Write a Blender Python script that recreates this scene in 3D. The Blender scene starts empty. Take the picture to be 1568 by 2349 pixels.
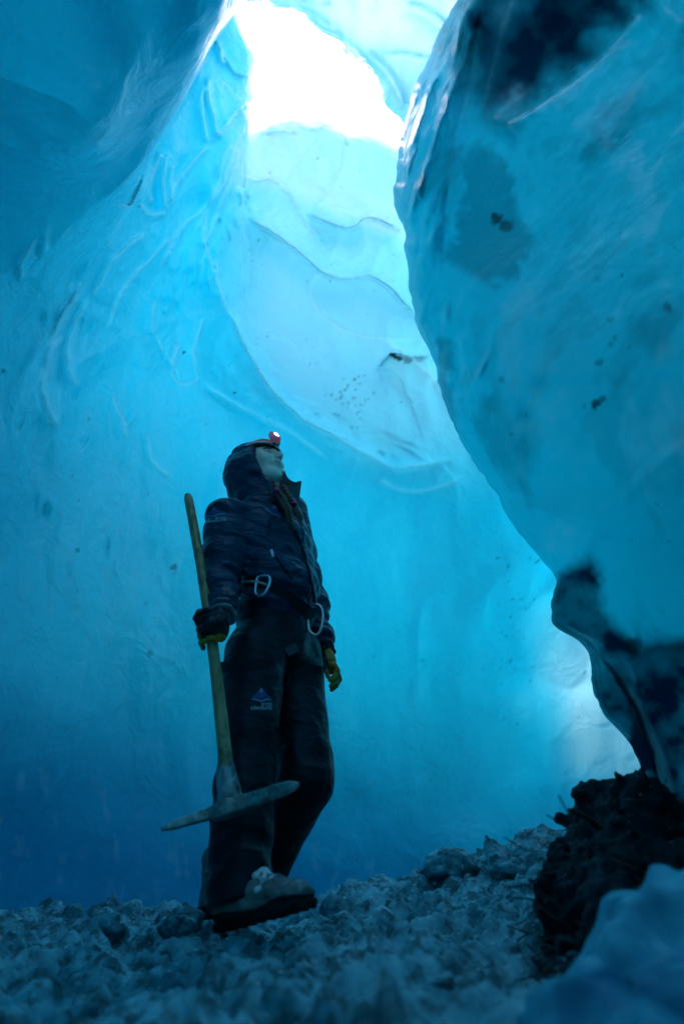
import bpy, math, random
import numpy as np
from mathutils import Vector, Matrix

random.seed(7)
# ------------------------------------------------------------------ camera, world, sun
S = bpy.context.scene
TH = math.radians(30)
FPX, CX, CY = 1566.0, 784.0, 1174.5          # focal length and centre in the pixel frame used for laying out (1568 x 2349)
cam_d = bpy.data.cameras.new('camera')
cam = bpy.data.objects.new('camera', cam_d); S.collection.objects.link(cam)
cam.location = (0, 0, 0); cam.rotation_euler = (math.radians(90) + TH, 0, 0)
cam_d.sensor_fit = 'VERTICAL'; cam_d.sensor_height = 36; cam_d.lens = 24
cam_d.clip_start = 0.02; cam_d.clip_end = 2000
cam_d.dof.use_dof = True; cam_d.dof.focus_distance = 2.95; cam_d.dof.aperture_fstop = 1.6
S.camera = cam
W = bpy.data.worlds.new('World'); S.world = W; W.use_nodes = True
SUN_EL, SUN_AZ = math.radians(50), math.radians(346)     # azimuth clockwise from +Y
nt = W.node_tree; bg = nt.nodes['Background']
sky = nt.nodes.new('ShaderNodeTexSky'); sky.sky_type = 'NISHITA'; sky.sun_disc = False
sky.sun_elevation = SUN_EL; sky.sun_rotation = SUN_AZ; sky.dust_density = 1.8; sky.ozone_density = 1.0; sky.air_density = 0.8
nt.links.new(sky.outputs[0], bg.inputs[0]); bg.inputs[1].default_value = 0.15
sd = bpy.data.lights.new('sun', 'SUN'); sd.energy = 1.4; sd.angle = math.radians(8); sd.color = (1, 0.98, 0.96)
sun = bpy.data.objects.new('sun', sd); S.collection.objects.link(sun)
sdir = Vector((math.sin(SUN_AZ) * math.cos(SUN_EL), math.cos(SUN_AZ) * math.cos(SUN_EL), math.sin(SUN_EL)))
sun.rotation_euler = sdir.to_track_quat('Z', 'Y').to_euler(); sun.location = (0, 0, 20)
S.view_settings.view_transform = 'Standard'; S.view_settings.look = 'None'
S.view_settings.exposure = 1.9; S.view_settings.gamma = 1
S.render.engine = 'CYCLES'
cy = S.cycles
cy.max_bounces = 12; cy.diffuse_bounces = 7; cy.glossy_bounces = 3; cy.transmission_bounces = 8; cy.transparent_max_bounces = 8
cy.caustics_reflective = False; cy.caustics_refractive = False; cy.sample_clamp_indirect = 8
cy.use_denoising = True; cy.use_adaptive_sampling = True; cy.adaptive_threshold = .025
try: cy.denoiser = 'OPENIMAGEDENOISE'
except Exception: pass

# ------------------------------------------------------------------ maths helpers
def ray(px, py):
    a = (np.asarray(px, float) - CX) / FPX; b = (CY - np.asarray(py, float)) / FPX
    return a, math.cos(TH) - math.sin(TH) * b, math.sin(TH) + math.cos(TH) * b
def at(px, py, Y):                            # the point at world distance Y seen at that pixel
    a, dy, dz = ray(px, py); t = Y / dy
    return np.stack([a * t, dy * t, dz * t], -1)
def P3(px, py, Y): return np.array(at(px, py, Y), float)
def sstep(e0, e1, x):
    t = np.clip((x - e0) / (e1 - e0), 0, 1); return t * t * (3 - 2 * t)
def _h(ix, iy, iz, seed):
    n = (ix.astype(np.int64) * 374761393 + iy.astype(np.int64) * 668265263 + iz.astype(np.int64) * 2147483647 + seed * 974711) & 0xffffffff
    n = ((n ^ (n >> 13)) * 1274126177) & 0xffffffff
    n = ((n ^ (n >> 15)) * 2246822519) & 0xffffffff
    return ((n ^ (n >> 16)) & 0xffffff) / float(0xffffff)
def vnoise(P, seed=0):                        # smooth value noise, -1..1
    f = np.floor(P); i = f.astype(np.int64); u = P - f; u = u * u * u * (u * (u * 6 - 15) + 10)
    r = 0
    for a in (0, 1):
        wa = u[..., 0] if a else 1 - u[..., 0]
        for b in (0, 1):
            wb = u[..., 1] if b else 1 - u[..., 1]
            for c in (0, 1):
                wc = u[..., 2] if c else 1 - u[..., 2]
                r = r + wa * wb * wc * _h(i[..., 0] + a, i[..., 1] + b, i[..., 2] + c, seed)
    return r * 2 - 1
def fbm(P, sc, octv=4, seed=0, gain=.5):
    P = np.asarray(P, float) * sc; r = 0; a = 1.
    for k in range(octv):
        r = r + a * vnoise(P + 17.3 * k, seed + k); a *= gain; P = P * 2.03
    return r
def pchip(xs, ys, x):                         # smooth 1-D interpolation
    xs = np.array(xs, float); ys = np.array(ys, float); h = np.diff(xs); d = np.diff(ys) / h
    m = np.zeros_like(ys); m[0] = d[0]; m[-1] = d[-1]; m[1:-1] = (d[1:] * h[:-1] + d[:-1] * h[1:]) / (h[1:] + h[:-1])
    x = np.asarray(x, float); k = np.clip(np.searchsorted(xs, x) - 1, 0, len(h) - 1)
    t = (x - xs[k]) / h[k]; t = np.clip(t, -3, 4); hk = h[k]
    ex = (x < xs[0]) | (x > xs[-1])
    v = (2*t**3-3*t**2+1)*ys[k] + (t**3-2*t**2+t)*hk*m[k] + (-2*t**3+3*t**2)*ys[k+1] + (t**3-t**2)*hk*m[k+1]
    lin = np.where(x < xs[0], ys[0] + m[0] * (x - xs[0]), ys[-1] + m[-1] * (x - xs[-1]))
    return np.where(ex, lin, v)
def rbf(pts, X, Y, reg=1e-3, sc=600.):        # plate spline through scattered (x, y, value)
    p = np.array(pts, float); q = p[:, :2] / sc; n = len(q)
    def k(r2): return 0.5 * r2 * np.log(r2 + 1e-9)
    A = np.zeros((n + 3, n + 3)); d2 = ((q[:, None] - q[None]) ** 2).sum(-1)
    A[:n, :n] = k(d2) + reg * np.eye(n); A[:n, n] = 1; A[:n, n+1:] = q; A[n, :n] = 1; A[n+1:, :n] = q.T
    w = np.linalg.solve(A, np.concatenate([p[:, 2], [0, 0, 0]]))
    x = X / sc; y = Y / sc; r = w[n] + w[n+1] * x + w[n+2] * y
    for i in range(n): r = r + w[i] * k((x - q[i, 0]) ** 2 + (y - q[i, 1]) ** 2)
    return r
def pl_dist(X, Y, pts, smooth=True):          # distance to a polyline, its side, and the place along it (0..1)
    pts = np.array(pts, float)
    if smooth and len(pts) > 2:
        t = np.arange(len(pts)); tt = np.linspace(0, len(pts) - 1, (len(pts) - 1) * 5 + 1)
        pts = np.stack([pchip(t, pts[:, 0], tt), pchip(t, pts[:, 1], tt)], 1)
    seg = np.diff(pts, axis=0); L = np.hypot(seg[:, 0], seg[:, 1]); cum = np.concatenate([[0], np.cumsum(L)])
    best = np.full(X.shape, 1e9); side = np.zeros(X.shape); al = np.zeros(X.shape)
    for i in range(len(seg)):
        dx, dy = seg[i]; u = ((X - pts[i, 0]) * dx + (Y - pts[i, 1]) * dy) / (L[i] ** 2 + 1e-9); uc = np.clip(u, 0, 1)
        ex = X - pts[i, 0] - uc * dx; ey = Y - pts[i, 1] - uc * dy; d = np.hypot(ex, ey)
        b = d < best; best = np.where(b, d, best)
        side = np.where(b, np.sign(dx * (Y - pts[i, 1]) - dy * (X - pts[i, 0])), side)
        al = np.where(b, (cum[i] + uc * L[i]) / cum[-1], al)
    return best, side, al
def in_poly(X, Y, poly):
    r = np.zeros(X.shape, bool); n = len(poly)
    for i in range(n):
        x0, y0 = poly[i]; x1, y1 = poly[(i + 1) % n]
        if y0 == y1: continue
        c = ((y0 > Y) != (y1 > Y)) & (X < (x1 - x0) * (Y - y0) / (y1 - y0) + x0); r ^= c
    return r
def soft_poly(X, Y, poly, w):                 # 1 inside, fading over w
    pts = list(poly) + [poly[0]]
    d, s, a = pl_dist(X, Y, pts, smooth=False)
    return sstep(-w, w, np.where(in_poly(X, Y, poly), d, -d))

# ------------------------------------------------------------------ object helpers
def mesh_np(name, V, F, mat, smooth=True, attrs=None):
    V = np.ascontiguousarray(V, dtype=np.float32).reshape(-1, 3)
    me = bpy.data.meshes.new(name)
    F = np.asarray(F, dtype=np.int32); nf, k = F.shape
    me.vertices.add(len(V)); me.vertices.foreach_set('co', V.ravel())
    me.loops.add(nf * k); me.loops.foreach_set('vertex_index', F.ravel())
    me.polygons.add(nf); me.polygons.foreach_set('loop_start', np.arange(nf, dtype=np.int32) * k)
    me.update(calc_edges=True); me.validate()
    me.polygons.foreach_set('use_smooth', np.full(len(me.polygons), smooth)); 
    if attrs:
        for kx, a in attrs.items():
            at_ = me.attributes.new(kx, 'FLOAT', 'POINT'); at_.data.foreach_set('value', np.ascontiguousarray(a, dtype=np.float32).ravel())
    if mat: me.materials.append(mat)
    me.update()
    return me
def link(name, me, parent=None, **props):
    o = bpy.data.objects.new(name, me); S.collection.objects.link(o)
    if parent: o.parent = parent
    for k, v in props.items(): o[k] = v
    return o
def child(name, me, parent, **props):         # a mesh in world coordinates under an Empty standing at its base
    o = link(name, me, parent, **props)
    o.matrix_parent_inverse = parent_world(parent).inverted()
    return o
def parent_world(p):                          # parts stand at the origin of the world, so only a thing's own Empty counts
    return Matrix.Identity(4) if p.parent is not None else Matrix.LocRotScale(p.location, p.rotation_euler, p.scale)
def empty(name, loc, **props):
    o = bpy.data.objects.new(name, None); S.collection.objects.link(o); o.location = loc
    o.empty_display_size = .1
    for k, v in props.items(): o[k] = v
    return o
def grid_faces(n, m, keep=None, flip=False):  # n rows, m columns
    i, j = np.meshgrid(np.arange(n - 1), np.arange(m - 1), indexing='ij')
    a = i * m + j; f = np.stack([a, a + 1, a + m + 1, a + m], -1)
    if flip: f = f[..., ::-1]
    return f[keep] if keep is not None else f.reshape(-1, 4)
def drop_loose(V, F, attrs=None):
    used = np.zeros(len(V), bool); used[F.ravel()] = True; mp = np.cumsum(used) - 1
    return V[used], mp[F], ({k: a.ravel()[used] for k, a in attrs.items()} if attrs else None)

# ------------------------------------------------------------------ materials
def mat(name):
    m = bpy.data.materials.new(name); m.use_nodes = True
    n = m.node_tree; b = n.nodes['Principled BSDF']; return m, n, b
def node(n, t, **kw):
    x = n.nodes.new(t)
    for k, v in kw.items():
        if k.startswith('i_'):
            x.inputs[k[2:].replace('_', ' ')].default_value = v
        else: setattr(x, k, v)
    return x
def noise(n, co, scale, detail=5, rough=.55, dist=0.):
    x = node(n, 'ShaderNodeTexNoise'); x.inputs['Scale'].default_value = scale; x.inputs['Detail'].default_value = detail
    x.inputs['Roughness'].default_value = rough; x.inputs['Distortion'].default_value = dist
    n.links.new(co, x.inputs['Vector']); return x.outputs['Fac']
def ramp(n, fac, stops, interp='LINEAR'):
    x = node(n, 'ShaderNodeValToRGB'); cr = x.color_ramp; cr.interpolation = interp
    while len(cr.elements) > 1: cr.elements.remove(cr.elements[0])
    cr.elements[0].position = stops[0][0]; cr.elements[0].color = (*stops[0][1], 1) if len(stops[0][1]) == 3 else stops[0][1]
    for p, c in stops[1:]:
        e = cr.elements.new(p); e.color = (*c, 1) if len(c) == 3 else c
    n.links.new(fac, x.inputs['Fac']); return x.outputs['Color']
def mixc(n, fac, a, b, mode='MIX'):
    x = node(n, 'ShaderNodeMix', data_type='RGBA', blend_type=mode)
    for s, v in (('Factor', fac), ('A', a), ('B', b)):
        i = [q for q in x.inputs if q.name == s and (q.type == 'RGBA' if s != 'Factor' else q.type == 'VALUE')][0]
        if hasattr(v, 'links'): n.links.new(v, i)
        else: i.default_value = v if s == 'Factor' else (*v, 1)
    return [q for q in x.outputs if q.type == 'RGBA'][0]
def mth(n, op, a, b=None, clamp=False):
    x = node(n, 'ShaderNodeMath', operation=op, use_clamp=clamp)
    for i, v in enumerate((a, b)):
        if v is None: continue
        if hasattr(v, 'links'): n.links.new(v, x.inputs[i])
        else: x.inputs[i].default_value = v
    return x.outputs[0]
def bump(n, h, strength, dist, prev=None):
    x = node(n, 'ShaderNodeBump'); x.inputs['Strength'].default_value = strength; x.inputs['Distance'].default_value = dist
    n.links.new(h, x.inputs['Height'])
    if prev is not None: n.links.new(prev, x.inputs['Normal'])
    return x.outputs[0]
def attr(n, name): return node(n, 'ShaderNodeAttribute', attribute_name=name).outputs['Fac']
def objco(n): return node(n, 'ShaderNodeTexCoord').outputs['Object']
def scaled(n, co, sc, rot=(0, 0, 0)):
    x = node(n, 'ShaderNodeMapping'); x.inputs['Scale'].default_value = sc; x.inputs['Rotation'].default_value = rot
    n.links.new(co, x.inputs['Vector']); return x.outputs[0]

def ice_material(name, clear, cloudy, deep, trans=.25, rough=.28, bmp=1.0, tcol=None, fine_b=1.):
    m, n, b = mat(name); co = objco(n)
    big = noise(n, co, .55, 4, .5, .6); mid = noise(n, co, 2.6, 6, .6, .8); fine = noise(n, co, 38, 4, .6)
    streak = noise(n, scaled(n, co, (9, 9, 1.6)), 1.0, 5, .6, .5)
    c = mixc(n, ramp(n, big, [(.3, (0,)*3), (.7, (1,)*3)]), clear, cloudy)
    c = mixc(n, mth(n, 'MULTIPLY', ramp(n, mid, [(.42, (0,)*3), (.72, (1,)*3)]), .45), c, cloudy)
    c = mixc(n, mth(n, 'MULTIPLY', ramp(n, streak, [(.5, (0,)*3), (.75, (1,)*3)]), .26), c, cloudy)
    c = mixc(n, mth(n, 'MULTIPLY', ramp(n, fine, [(.35, (0,)*3), (.8, (1,)*3)]), .22), c, (.30, .88, .94))
    # dirt frozen into the ice
    sp = noise(n, co, 17, 3, .7, .2); clus = noise(n, co, 1.1, 3, .6)
    spk = mth(n, 'MULTIPLY', ramp(n, sp, [(.69, (0,)*3), (.735, (1,)*3)]), ramp(n, clus, [(.5, (0,)*3), (.66, (1,)*3)]))
    c = mixc(n, mth(n, 'MULTIPLY', spk, .8), c, (.03, .12, .17))
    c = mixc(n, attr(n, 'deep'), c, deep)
    c = mixc(n, attr(n, 'frost_lit'), c, (.80, .89, .90))  # rime and painted brightness share this mask
    c = mixc(n, attr(n, 'dirt'), c, (.012, .02, .024))
    n.links.new(c, b.inputs['Base Color'])
    b.inputs['IOR'].default_value = 1.31; n.links.new(mixc(n, attr(n, 'deep'), (.65, .92, 1), (.03, .35, .8)), b.inputs['Specular Tint'])
    n.links.new(mth(n, 'SUBTRACT', .5, mth(n, 'MULTIPLY', attr(n, 'deep'), .5)), b.inputs['Specular IOR Level'])
    rr = ramp(n, mid, [(.3, (rough*.55,)*3), (.7, (rough*1.35,)*3)]); n.links.new(rr, b.inputs['Roughness'])
    w1 = noise(n, co, 5.5, 3, .5, .7 * fine_b); w2 = noise(n, scaled(n, co, (14, 14, 6)), 1.0, 3, .55, .4); w3 = noise(n, co, 60, 3, .6)
    nn = bump(n, w1, .5*bmp, .05); nn = bump(n, w2, .35*bmp*fine_b, .02, nn); nn = bump(n, w3, .16*bmp, .004, nn)
    n.links.new(nn, b.inputs['Normal'])
    tr = node(n, 'ShaderNodeBsdfTranslucent')
    tc = mixc(n, 1.0, c, mixc(n, attr(n, 'frost_lit'), tcol or (.3, .8, 1.0), (.75, .93, 1)), 'MULTIPLY'); n.links.new(tc, tr.inputs['Color']); n.links.new(nn, tr.inputs['Normal'])
    mx = node(n, 'ShaderNodeMixShader'); n.links.new(mth(n, 'ADD', trans, mth(n, 'MULTIPLY', attr(n, 'thin'), .42)), mx.inputs[0])
    n.links.new(b.outputs[0], mx.inputs[1]); n.links.new(tr.outputs[0], mx.inputs[2])
    n.links.new(mx.outputs[0], n.nodes['Material Output'].inputs['Surface'])
    return m
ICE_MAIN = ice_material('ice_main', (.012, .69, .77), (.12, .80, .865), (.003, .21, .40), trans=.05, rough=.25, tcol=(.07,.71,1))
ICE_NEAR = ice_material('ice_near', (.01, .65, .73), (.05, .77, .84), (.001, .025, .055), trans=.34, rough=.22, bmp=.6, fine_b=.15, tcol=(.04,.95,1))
ICE_ROOF = ice_material('ice_roof', (.8, .90, .93), (.92, .95, .97), (.1, .4, .6), trans=.75, rough=.25, tcol=(1, .98, .97))
# ------------------------------------------------------------------ the main ice wall: left flank, folds and back wall in one sheet
xs = np.unique(np.concatenate([np.linspace(-2400, -200, 90), np.arange(-200, 1160, 3.6), np.arange(1160, 1600, 5), np.linspace(1600, 2600, 60)]))
ys = np.unique(np.concatenate([np.linspace(-900, -60, 70), np.arange(-60, 1150, 3.6), np.arange(1150, 2120, 5), np.linspace(2120, 2300, 20)]))
XL = 576.0; YT = 300.0
i0 = int(np.argmin(abs(xs - XL))); j0 = int(np.argmin(abs(ys - YT))); XL = xs[i0]; YT = ys[j0]
GX, GY = np.meshgrid(xs, ys)
Tx = [-600, 560, 572, 590, 607, 625, 650, 668, 690, 712, 735, 752, 770, 790, 812, 845, 880, 915, 1000, 1200]
Ty = [300, 300, 300, 300, 292, 278, 272, 269, 275, 279, 275, 281, 291, 302, 306, 309, 322, 340, 385, 440]
Ly = [-900, -60, 10, 38, 80, 110, 130, 165, 200, 225, 255, 300, 330, 400, 500, 620, 760, 2400]
Lx = [560, 548, 538, 545, 560, 575, 586, 583, 577, 582, 577, 571, 568, 560, 556, 552, 545, 545]
def Tcurve(x): return pchip(Tx, Ty, x)
def Lcurve(y): return pchip(Ly, Lx, y)
wy = np.exp(-((GY - YT) / 120.) ** 2) * sstep(430, 560, GX); wx = np.exp(-((GX - XL) / 90.) ** 2)
PX = GX + (Lcurve(GY) - XL) * wx
PY = GY + (Tcurve(PX) - YT) * wy
Cb = [(-300,2050,2.1),(0,2050,2.9),(300,2050,3.5),(600,2000,4.0),(900,1950,4.3),(1250,1930,4.3),(1600,1900,3.9),(2200,1900,3.2),
      (-300,1200,1.7),(0,1200,2.5),(300,1200,3.35),(600,1200,4.0),(900,1200,4.4),(1250,1300,4.5),(1600,1500,4.2),(2200,1400,3.6),
      (-300,700,1.4),(0,700,2.2),(300,700,3.1),(560,700,3.85),(750,700,4.1),(950,700,4.3),(1200,700,4.4),(2000,600,4.4),
      (600,420,3.9),(800,400,4.1),(950,400,4.2),(1200,300,4.3),(600,280,3.9),(800,270,4.0),(300,200,2.6),(500,0,3.0),(0,0,1.6),
      (600,1700,4.1),(200,1700,3.3),(1000,1600,4.6),(-1500,1200,.9),(-1500,2050,1.1),(-2400,1200,.55),(-2400,2100,.6),(-1500,200,.7),(2600,1500,3.2),(500,-900,1.4),(-1500,-800,.3)]
Yb = rbf(Cb, PX, PY)
Cf = [(580,100,2.95),(580,300,3.1),(560,500,3.45),(500,200,2.75),(400,400,2.7),(300,600,2.8),(450,700,3.2),(200,300,2.0),(550,0,2.7),(500,-400,2.2),(0,500,1.8),(300,900,3.1)]
Yf = rbf(Cf, PX, PY)
Cn = [(545,0,1.32),(460,150,1.50),(380,300,1.72),(320,420,1.92),(250,560,2.15),(300,150,1.33),(200,0,1.10),(0,0,1.02),(0,400,1.55),(200,350,1.55),(100,700,2.05),(-300,200,1.1),(-300,900,1.5),(560,-300,1.0),(-300,-400,.8),(300,-500,.85),(-1500,0,.5),(-2400,200,.3),(-2400,900,.5),(-1500,900,.8)]
Yn = rbf(Cn, PX, PY)
# fold of the middle flank against the back wall
dL = PX - Lcurve(PY)
wL = 3 + 60 * sstep(420, 760, PY)
mF = 1 - sstep(0, 1, (dL + 2) / wL)
mF = mF * (1 - sstep(520, 900, PY)) 
Y = Yb + (Yf - Yb) * mF
E2 = [(640,-200),(590,-80),(560,-25),(545,3),(522,40),(500,75),(478,112),(460,150),(440,190),(420,232),(398,270),(380,300),(360,335),(345,365),(330,395),(318,430),(290,490),(250,560),(190,650)]
d2, s2, a2 = pl_dist(PX, PY, E2); sd2 = -d2 * s2          # positive to the lower right
sd2 = np.where((PX > 700) & (PY < 300), 900, sd2)
sd2 = d2 * s2 * -1
w2 = 5 + 150 * sstep(330, 640, PY)
mN = 1 - sstep(-w2 * .6, w2, sd2)
mN = mN * (1 - sstep(520, 1000, PY + .5 * np.clip(PX, -300, 400)))
Y = Y + (np.minimum(Yn, Y) - Y) * mN
# ledges, creases and rims (points, width of the swell, depth, side that stands out)
RID = [
 ([(556,402),(585,412),(612,409),(628,412),(648,424),(664,444),(672,462),(684,480),(705,512),(740,552)], 60, .12, 1, 3),
 ([(700,488),(730,505),(760,515),(795,525),(822,517),(842,502),(862,506),(892,518),(930,532)], 75, .20, -1, 3),
 ([(560,490),(585,512),(618,532),(645,552),(672,570),(700,596),(730,622),(765,637),(800,641),(850,636),(880,652),(920,690),(960,745)], 85, .22, -1, 4),
 ([(752,600),(722,650),(720,685),(738,718),(768,740),(830,768),(960,776)], 70, .07, 1, 4),
 ([(520,690),(545,760),(575,820),(598,862),(628,905),(668,945),(712,975),(760,1000),(805,1030),(860,1055),(900,1078),(960,1072),(1050,1055)], 90, .14, -1, 5),
 ([(455,868),(480,895),(520,918),(556,940),(600,962),(660,990),(700,1020),(760,1060)], 55, .10, -1, 4),
 ([(510,590),(500,620),(512,680),(540,740),(570,800),(585,838)], 35, .08, 1, 3),
 ([(358,770),(372,800),(385,820),(400,850),(418,872)], 26, .05, -1, 3),
 ([(362,690),(352,730),(358,770)], 30, .05, 1, 3),
 ([(410,780),(402,830),(396,860),(420,880),(455,868)], 24, .05, 1, 3),
 ([(470,720),(452,780),(448,840),(460,880)], 20, .05, 1, 3),
 ([(262,580),(262,540),(300,470),(345,420)], 40, .06, -1, 5),
 ([(205,690),(232,640),(262,590),(300,555),(340,530)], 40, .09, 1, 5),
 ([(180,900),(150,820),(170,740),(200,680)], 55, .08, 1, 7),
 ([(240,760),(262,700),(290,650),(330,610)], 26, .04, 1, 4),
 ([(268,700),(300,650),(345,600),(400,540)], 26, .04, -1, 4),
 ([(48,650),(45,610),(60,580),(85,540)], 26, .06, 1, 4),
 ([(130,1000),(100,900),(120,780),(160,690),(190,640)], 70, .08, 1, 9),
 ([(590,300),(605,306),(640,305),(672,305),(690,298)], 18, .07, -1, 3),
 ([(640,296),(662,306),(678,322),(695,332)], 18, .06, 1, 3),
 ([(770,290),(790,315),(800,335)], 24, .07, -1, 3),
 ([(690,280),(700,295),(730,298),(752,284)], 14, .05, -1, 3),
 ([(512,175),(545,225),(562,262),(572,285)], 24, .05, 1, 3),
 ([(500,100),(520,140),(540,170),(580,180)], 24, .05, -1, 3),
 ([(540,320),(515,350),(505,395),(480,460),(440,540)], 22, .04, -1, 3),
 ([(575,270),(548,330),(520,410),(470,480),(425,520),(390,575),(365,640)], 30, .05, 1, 4),
 ([(560,340),(530,400),(500,470),(470,560),(455,640)], 20, .04, -1, 3),
 ([(480,480),(472,540),(478,580),(500,640),(512,700)], 16, .05, 1, 3),
 ([(860,850),(880,820),(905,808),(940,815),(1000,816)], 60, .16, 1, 3),
 ([(845,780),(900,800),(980,860),(1060,960)], 60, .06, -1, 6),
 ([(860,1090),(900,1120),(960,1130),(1040,1110),(1060,1090)], 40, .05, -1, 4),
 ([(330,990),(350,1060),(390,1100)], 26, .04, -1, 4),
 ([(262,900),(290,980),(300,1010)], 26, .04, 1, 4),
]
def ledge(PX, PY, pts, w, A, side, edge):
    pts = np.array(pts, float); pad = w * 3.5
    bb = (PX > pts[:, 0].min() - pad) & (PX < pts[:, 0].max() + pad) & (PY > pts[:, 1].min() - pad) & (PY < pts[:, 1].max() + pad)
    if not bb.any(): return 0, 0
    X = PX[bb] + 4 * vnoise(np.stack([PX[bb] / 23., PY[bb] / 23., PX[bb] * 0], -1), 5); Yy = PY[bb]
    d, s, a = pl_dist(X, Yy, pts); s = s * side
    q = np.where(s > 0, d, -d)
    prof = sstep(-edge, edge * .8, q) * np.exp(-np.maximum(q, 0) / w)
    rim = np.exp(-((q - edge * .6) / (edge * 1.2)) ** 2) * .18
    fade = sstep(0, .12, a) * (1 - sstep(.86, 1, a))
    out = np.zeros(PX.shape); out[bb] = (prof + rim) * fade * A
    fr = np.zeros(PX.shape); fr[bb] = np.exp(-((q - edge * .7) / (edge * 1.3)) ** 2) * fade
    return out, fr
disp = np.zeros(PX.shape); frost_lit = np.zeros(PX.shape)
for r in RID:
    a, f = ledge(PX, PY, *r); disp += a * (1.15 if r[2] > .1 else .65); frost_lit = np.maximum(frost_lit, f * .28)
# sharp flutes, their glints painted as a paler tint
FL = [([(372,345),(352,400),(340,440),(352,470)],7,.05),([(385,350),(375,410),(378,450),(382,485)],7,.06),([(345,370),(335,420),(322,465)],8,.05),
      ([(398,372),(392,430),(395,470)],6,.04),([(470,190),(462,230),(470,290),(478,330)],7,.05),([(480,170),(478,220),(492,270),(498,318)],7,.06),
      ([(478,330),(440,375),(405,420),(388,480)],7,.05),([(498,318),(540,260),(572,232)],8,.05),([(500,90),(505,120),(512,150)],6,.04),([(320,470),(345,492),(382,486)],8,.05)]
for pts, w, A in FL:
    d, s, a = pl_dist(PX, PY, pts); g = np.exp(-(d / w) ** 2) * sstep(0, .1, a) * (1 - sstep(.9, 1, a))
    disp += g * A * 1.6; frost_lit = np.maximum(frost_lit, g * .35)
# melt dimples
rg = np.random.RandomState(3)
def dimples(n, poly_c, spread, rx, ry, ang, A):
    global disp
    for k in range(n):
        t = rg.rand(); cx = np.interp(t, [0, .5, 1], [p[0] for p in poly_c]) + rg.randn() * spread
        cy_ = np.interp(t, [0, .5, 1], [p[1] for p in poly_c]) + rg.randn() * spread
        a = ang + rg.randn() * .15; sx = rx * (.6 + rg.rand()); sy = ry * (.6 + rg.rand())
        dx = PX - cx; dy = PY - cy_; u = (dx * math.cos(a) + dy * math.sin(a)) / sx; v = (-dx * math.sin(a) + dy * math.cos(a)) / sy
        r2 = u * u + v * v
        disp += 1.7 * A * (.5 + rg.rand()) * (np.exp(-r2) - 1.25 * np.exp(-((u + .35) ** 2 + (v - .3) ** 2) * 2.6)) 
dimples(26, [(540,430),(500,560),(500,700)], 24, 6, 15, 0, .018)
dimples(14, [(430,600),(380,720),(400,820)], 34, 7, 20, .25, .018)
dimples(10, [(560,420),(560,520),(540,640)], 10, 6, 12, 0, .016)
dimples(10, [(240,640),(220,860),(330,1000)], 60, 10, 32, .35, .02)
dimples(12, [(640,900),(800,1000),(980,1070)], 30, 26, 9, .4, .02)
dimples(8, [(80,600),(60,900),(200,1200)], 60, 14, 40, .2, .02)
dimples(9, [(480,860),(560,900),(640,960)], 18, 9, 16, -.3, .018)
ice0 = at(PX, PY, Y)
big = fbm(ice0, .55, 3, 11) * .14; midn = fbm(ice0 * [1.6, 1.6, .8], 1.6, 3, 23) * .03; wq = ice0 + .25 * np.stack([vnoise(ice0 * 1.3, 91), vnoise(ice0 * 1.3, 92), vnoise(ice0 * 1.3, 93)], -1); scal = np.abs(fbm(wq * [1, 1, .5], 2.3, 2, 31)) * -.085 * (.45 + .55 * sstep(1500, 1000, PY))
edge_keep = 1 - np.exp(-(np.maximum(0, np.abs(PY - Tcurve(PX)) ) / 30.) ** 2) * (dL > -10) 
Y2 = Y - disp - (big + midn + scal)
# roll the rims of the opening away from the eye
roll = np.exp(-np.maximum(PY - Tcurve(PX), 0) / 9.) * (dL > -2)
Y2 += roll * .30
roll2 = np.exp(-np.maximum(-dL, 0) / 7.) * (PY < 430) * (dL <= 1)
Y2 += roll2 * .16
roll3 = np.exp(-np.abs(np.minimum(sd2, 0)) / 14.) * (sd2 <= 0) * (PY < 470)
Y2 += roll3 * .12 * mN
# lips behind the rims
J = np.arange(len(ys))[:, None] + 0 * GX.astype(int); I = np.arange(len(xs))[None, :] + 0 * J
PX2, PY2 = PX.copy(), PY.copy()
for k in range(1, 7):
    j = j0 - k; sel = slice(i0 + 1, None)
    PY2[j, sel] = PY[j0, sel] + 2.2 * k * k * .5; PX2[j, sel] = PX[j0, sel]; Y2[j, sel] = Y2[j0, sel] + .16 * k ** 1.4
for k in range(1, 7):
    i = i0 + k; sel = slice(0, j0)
    PX2[sel, i] = PX[sel, i0] - 1.5 * k * k * .5; PY2[sel, i] = PY[sel, i0]; Y2[sel, i] = Y2[sel, i0] + .13 * k ** 1.4
keep = ~((I[:-1, :-1] >= i0 + 6) & (J[:-1, :-1] < j0 - 6)) 
keep &= ~((I[:-1, :-1] >= i0) & (I[:-1, :-1] < i0 + 7) & (J[:-1, :-1] < j0) & (J[:-1, :-1] >= j0 - 7))
keep &= ~((PX[:-1, :-1] > 1620) & (PY[:-1, :-1] < 1850))      # a second skylight, hidden behind the right wall
Vw = at(PX2, PY2, Y2)
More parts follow.
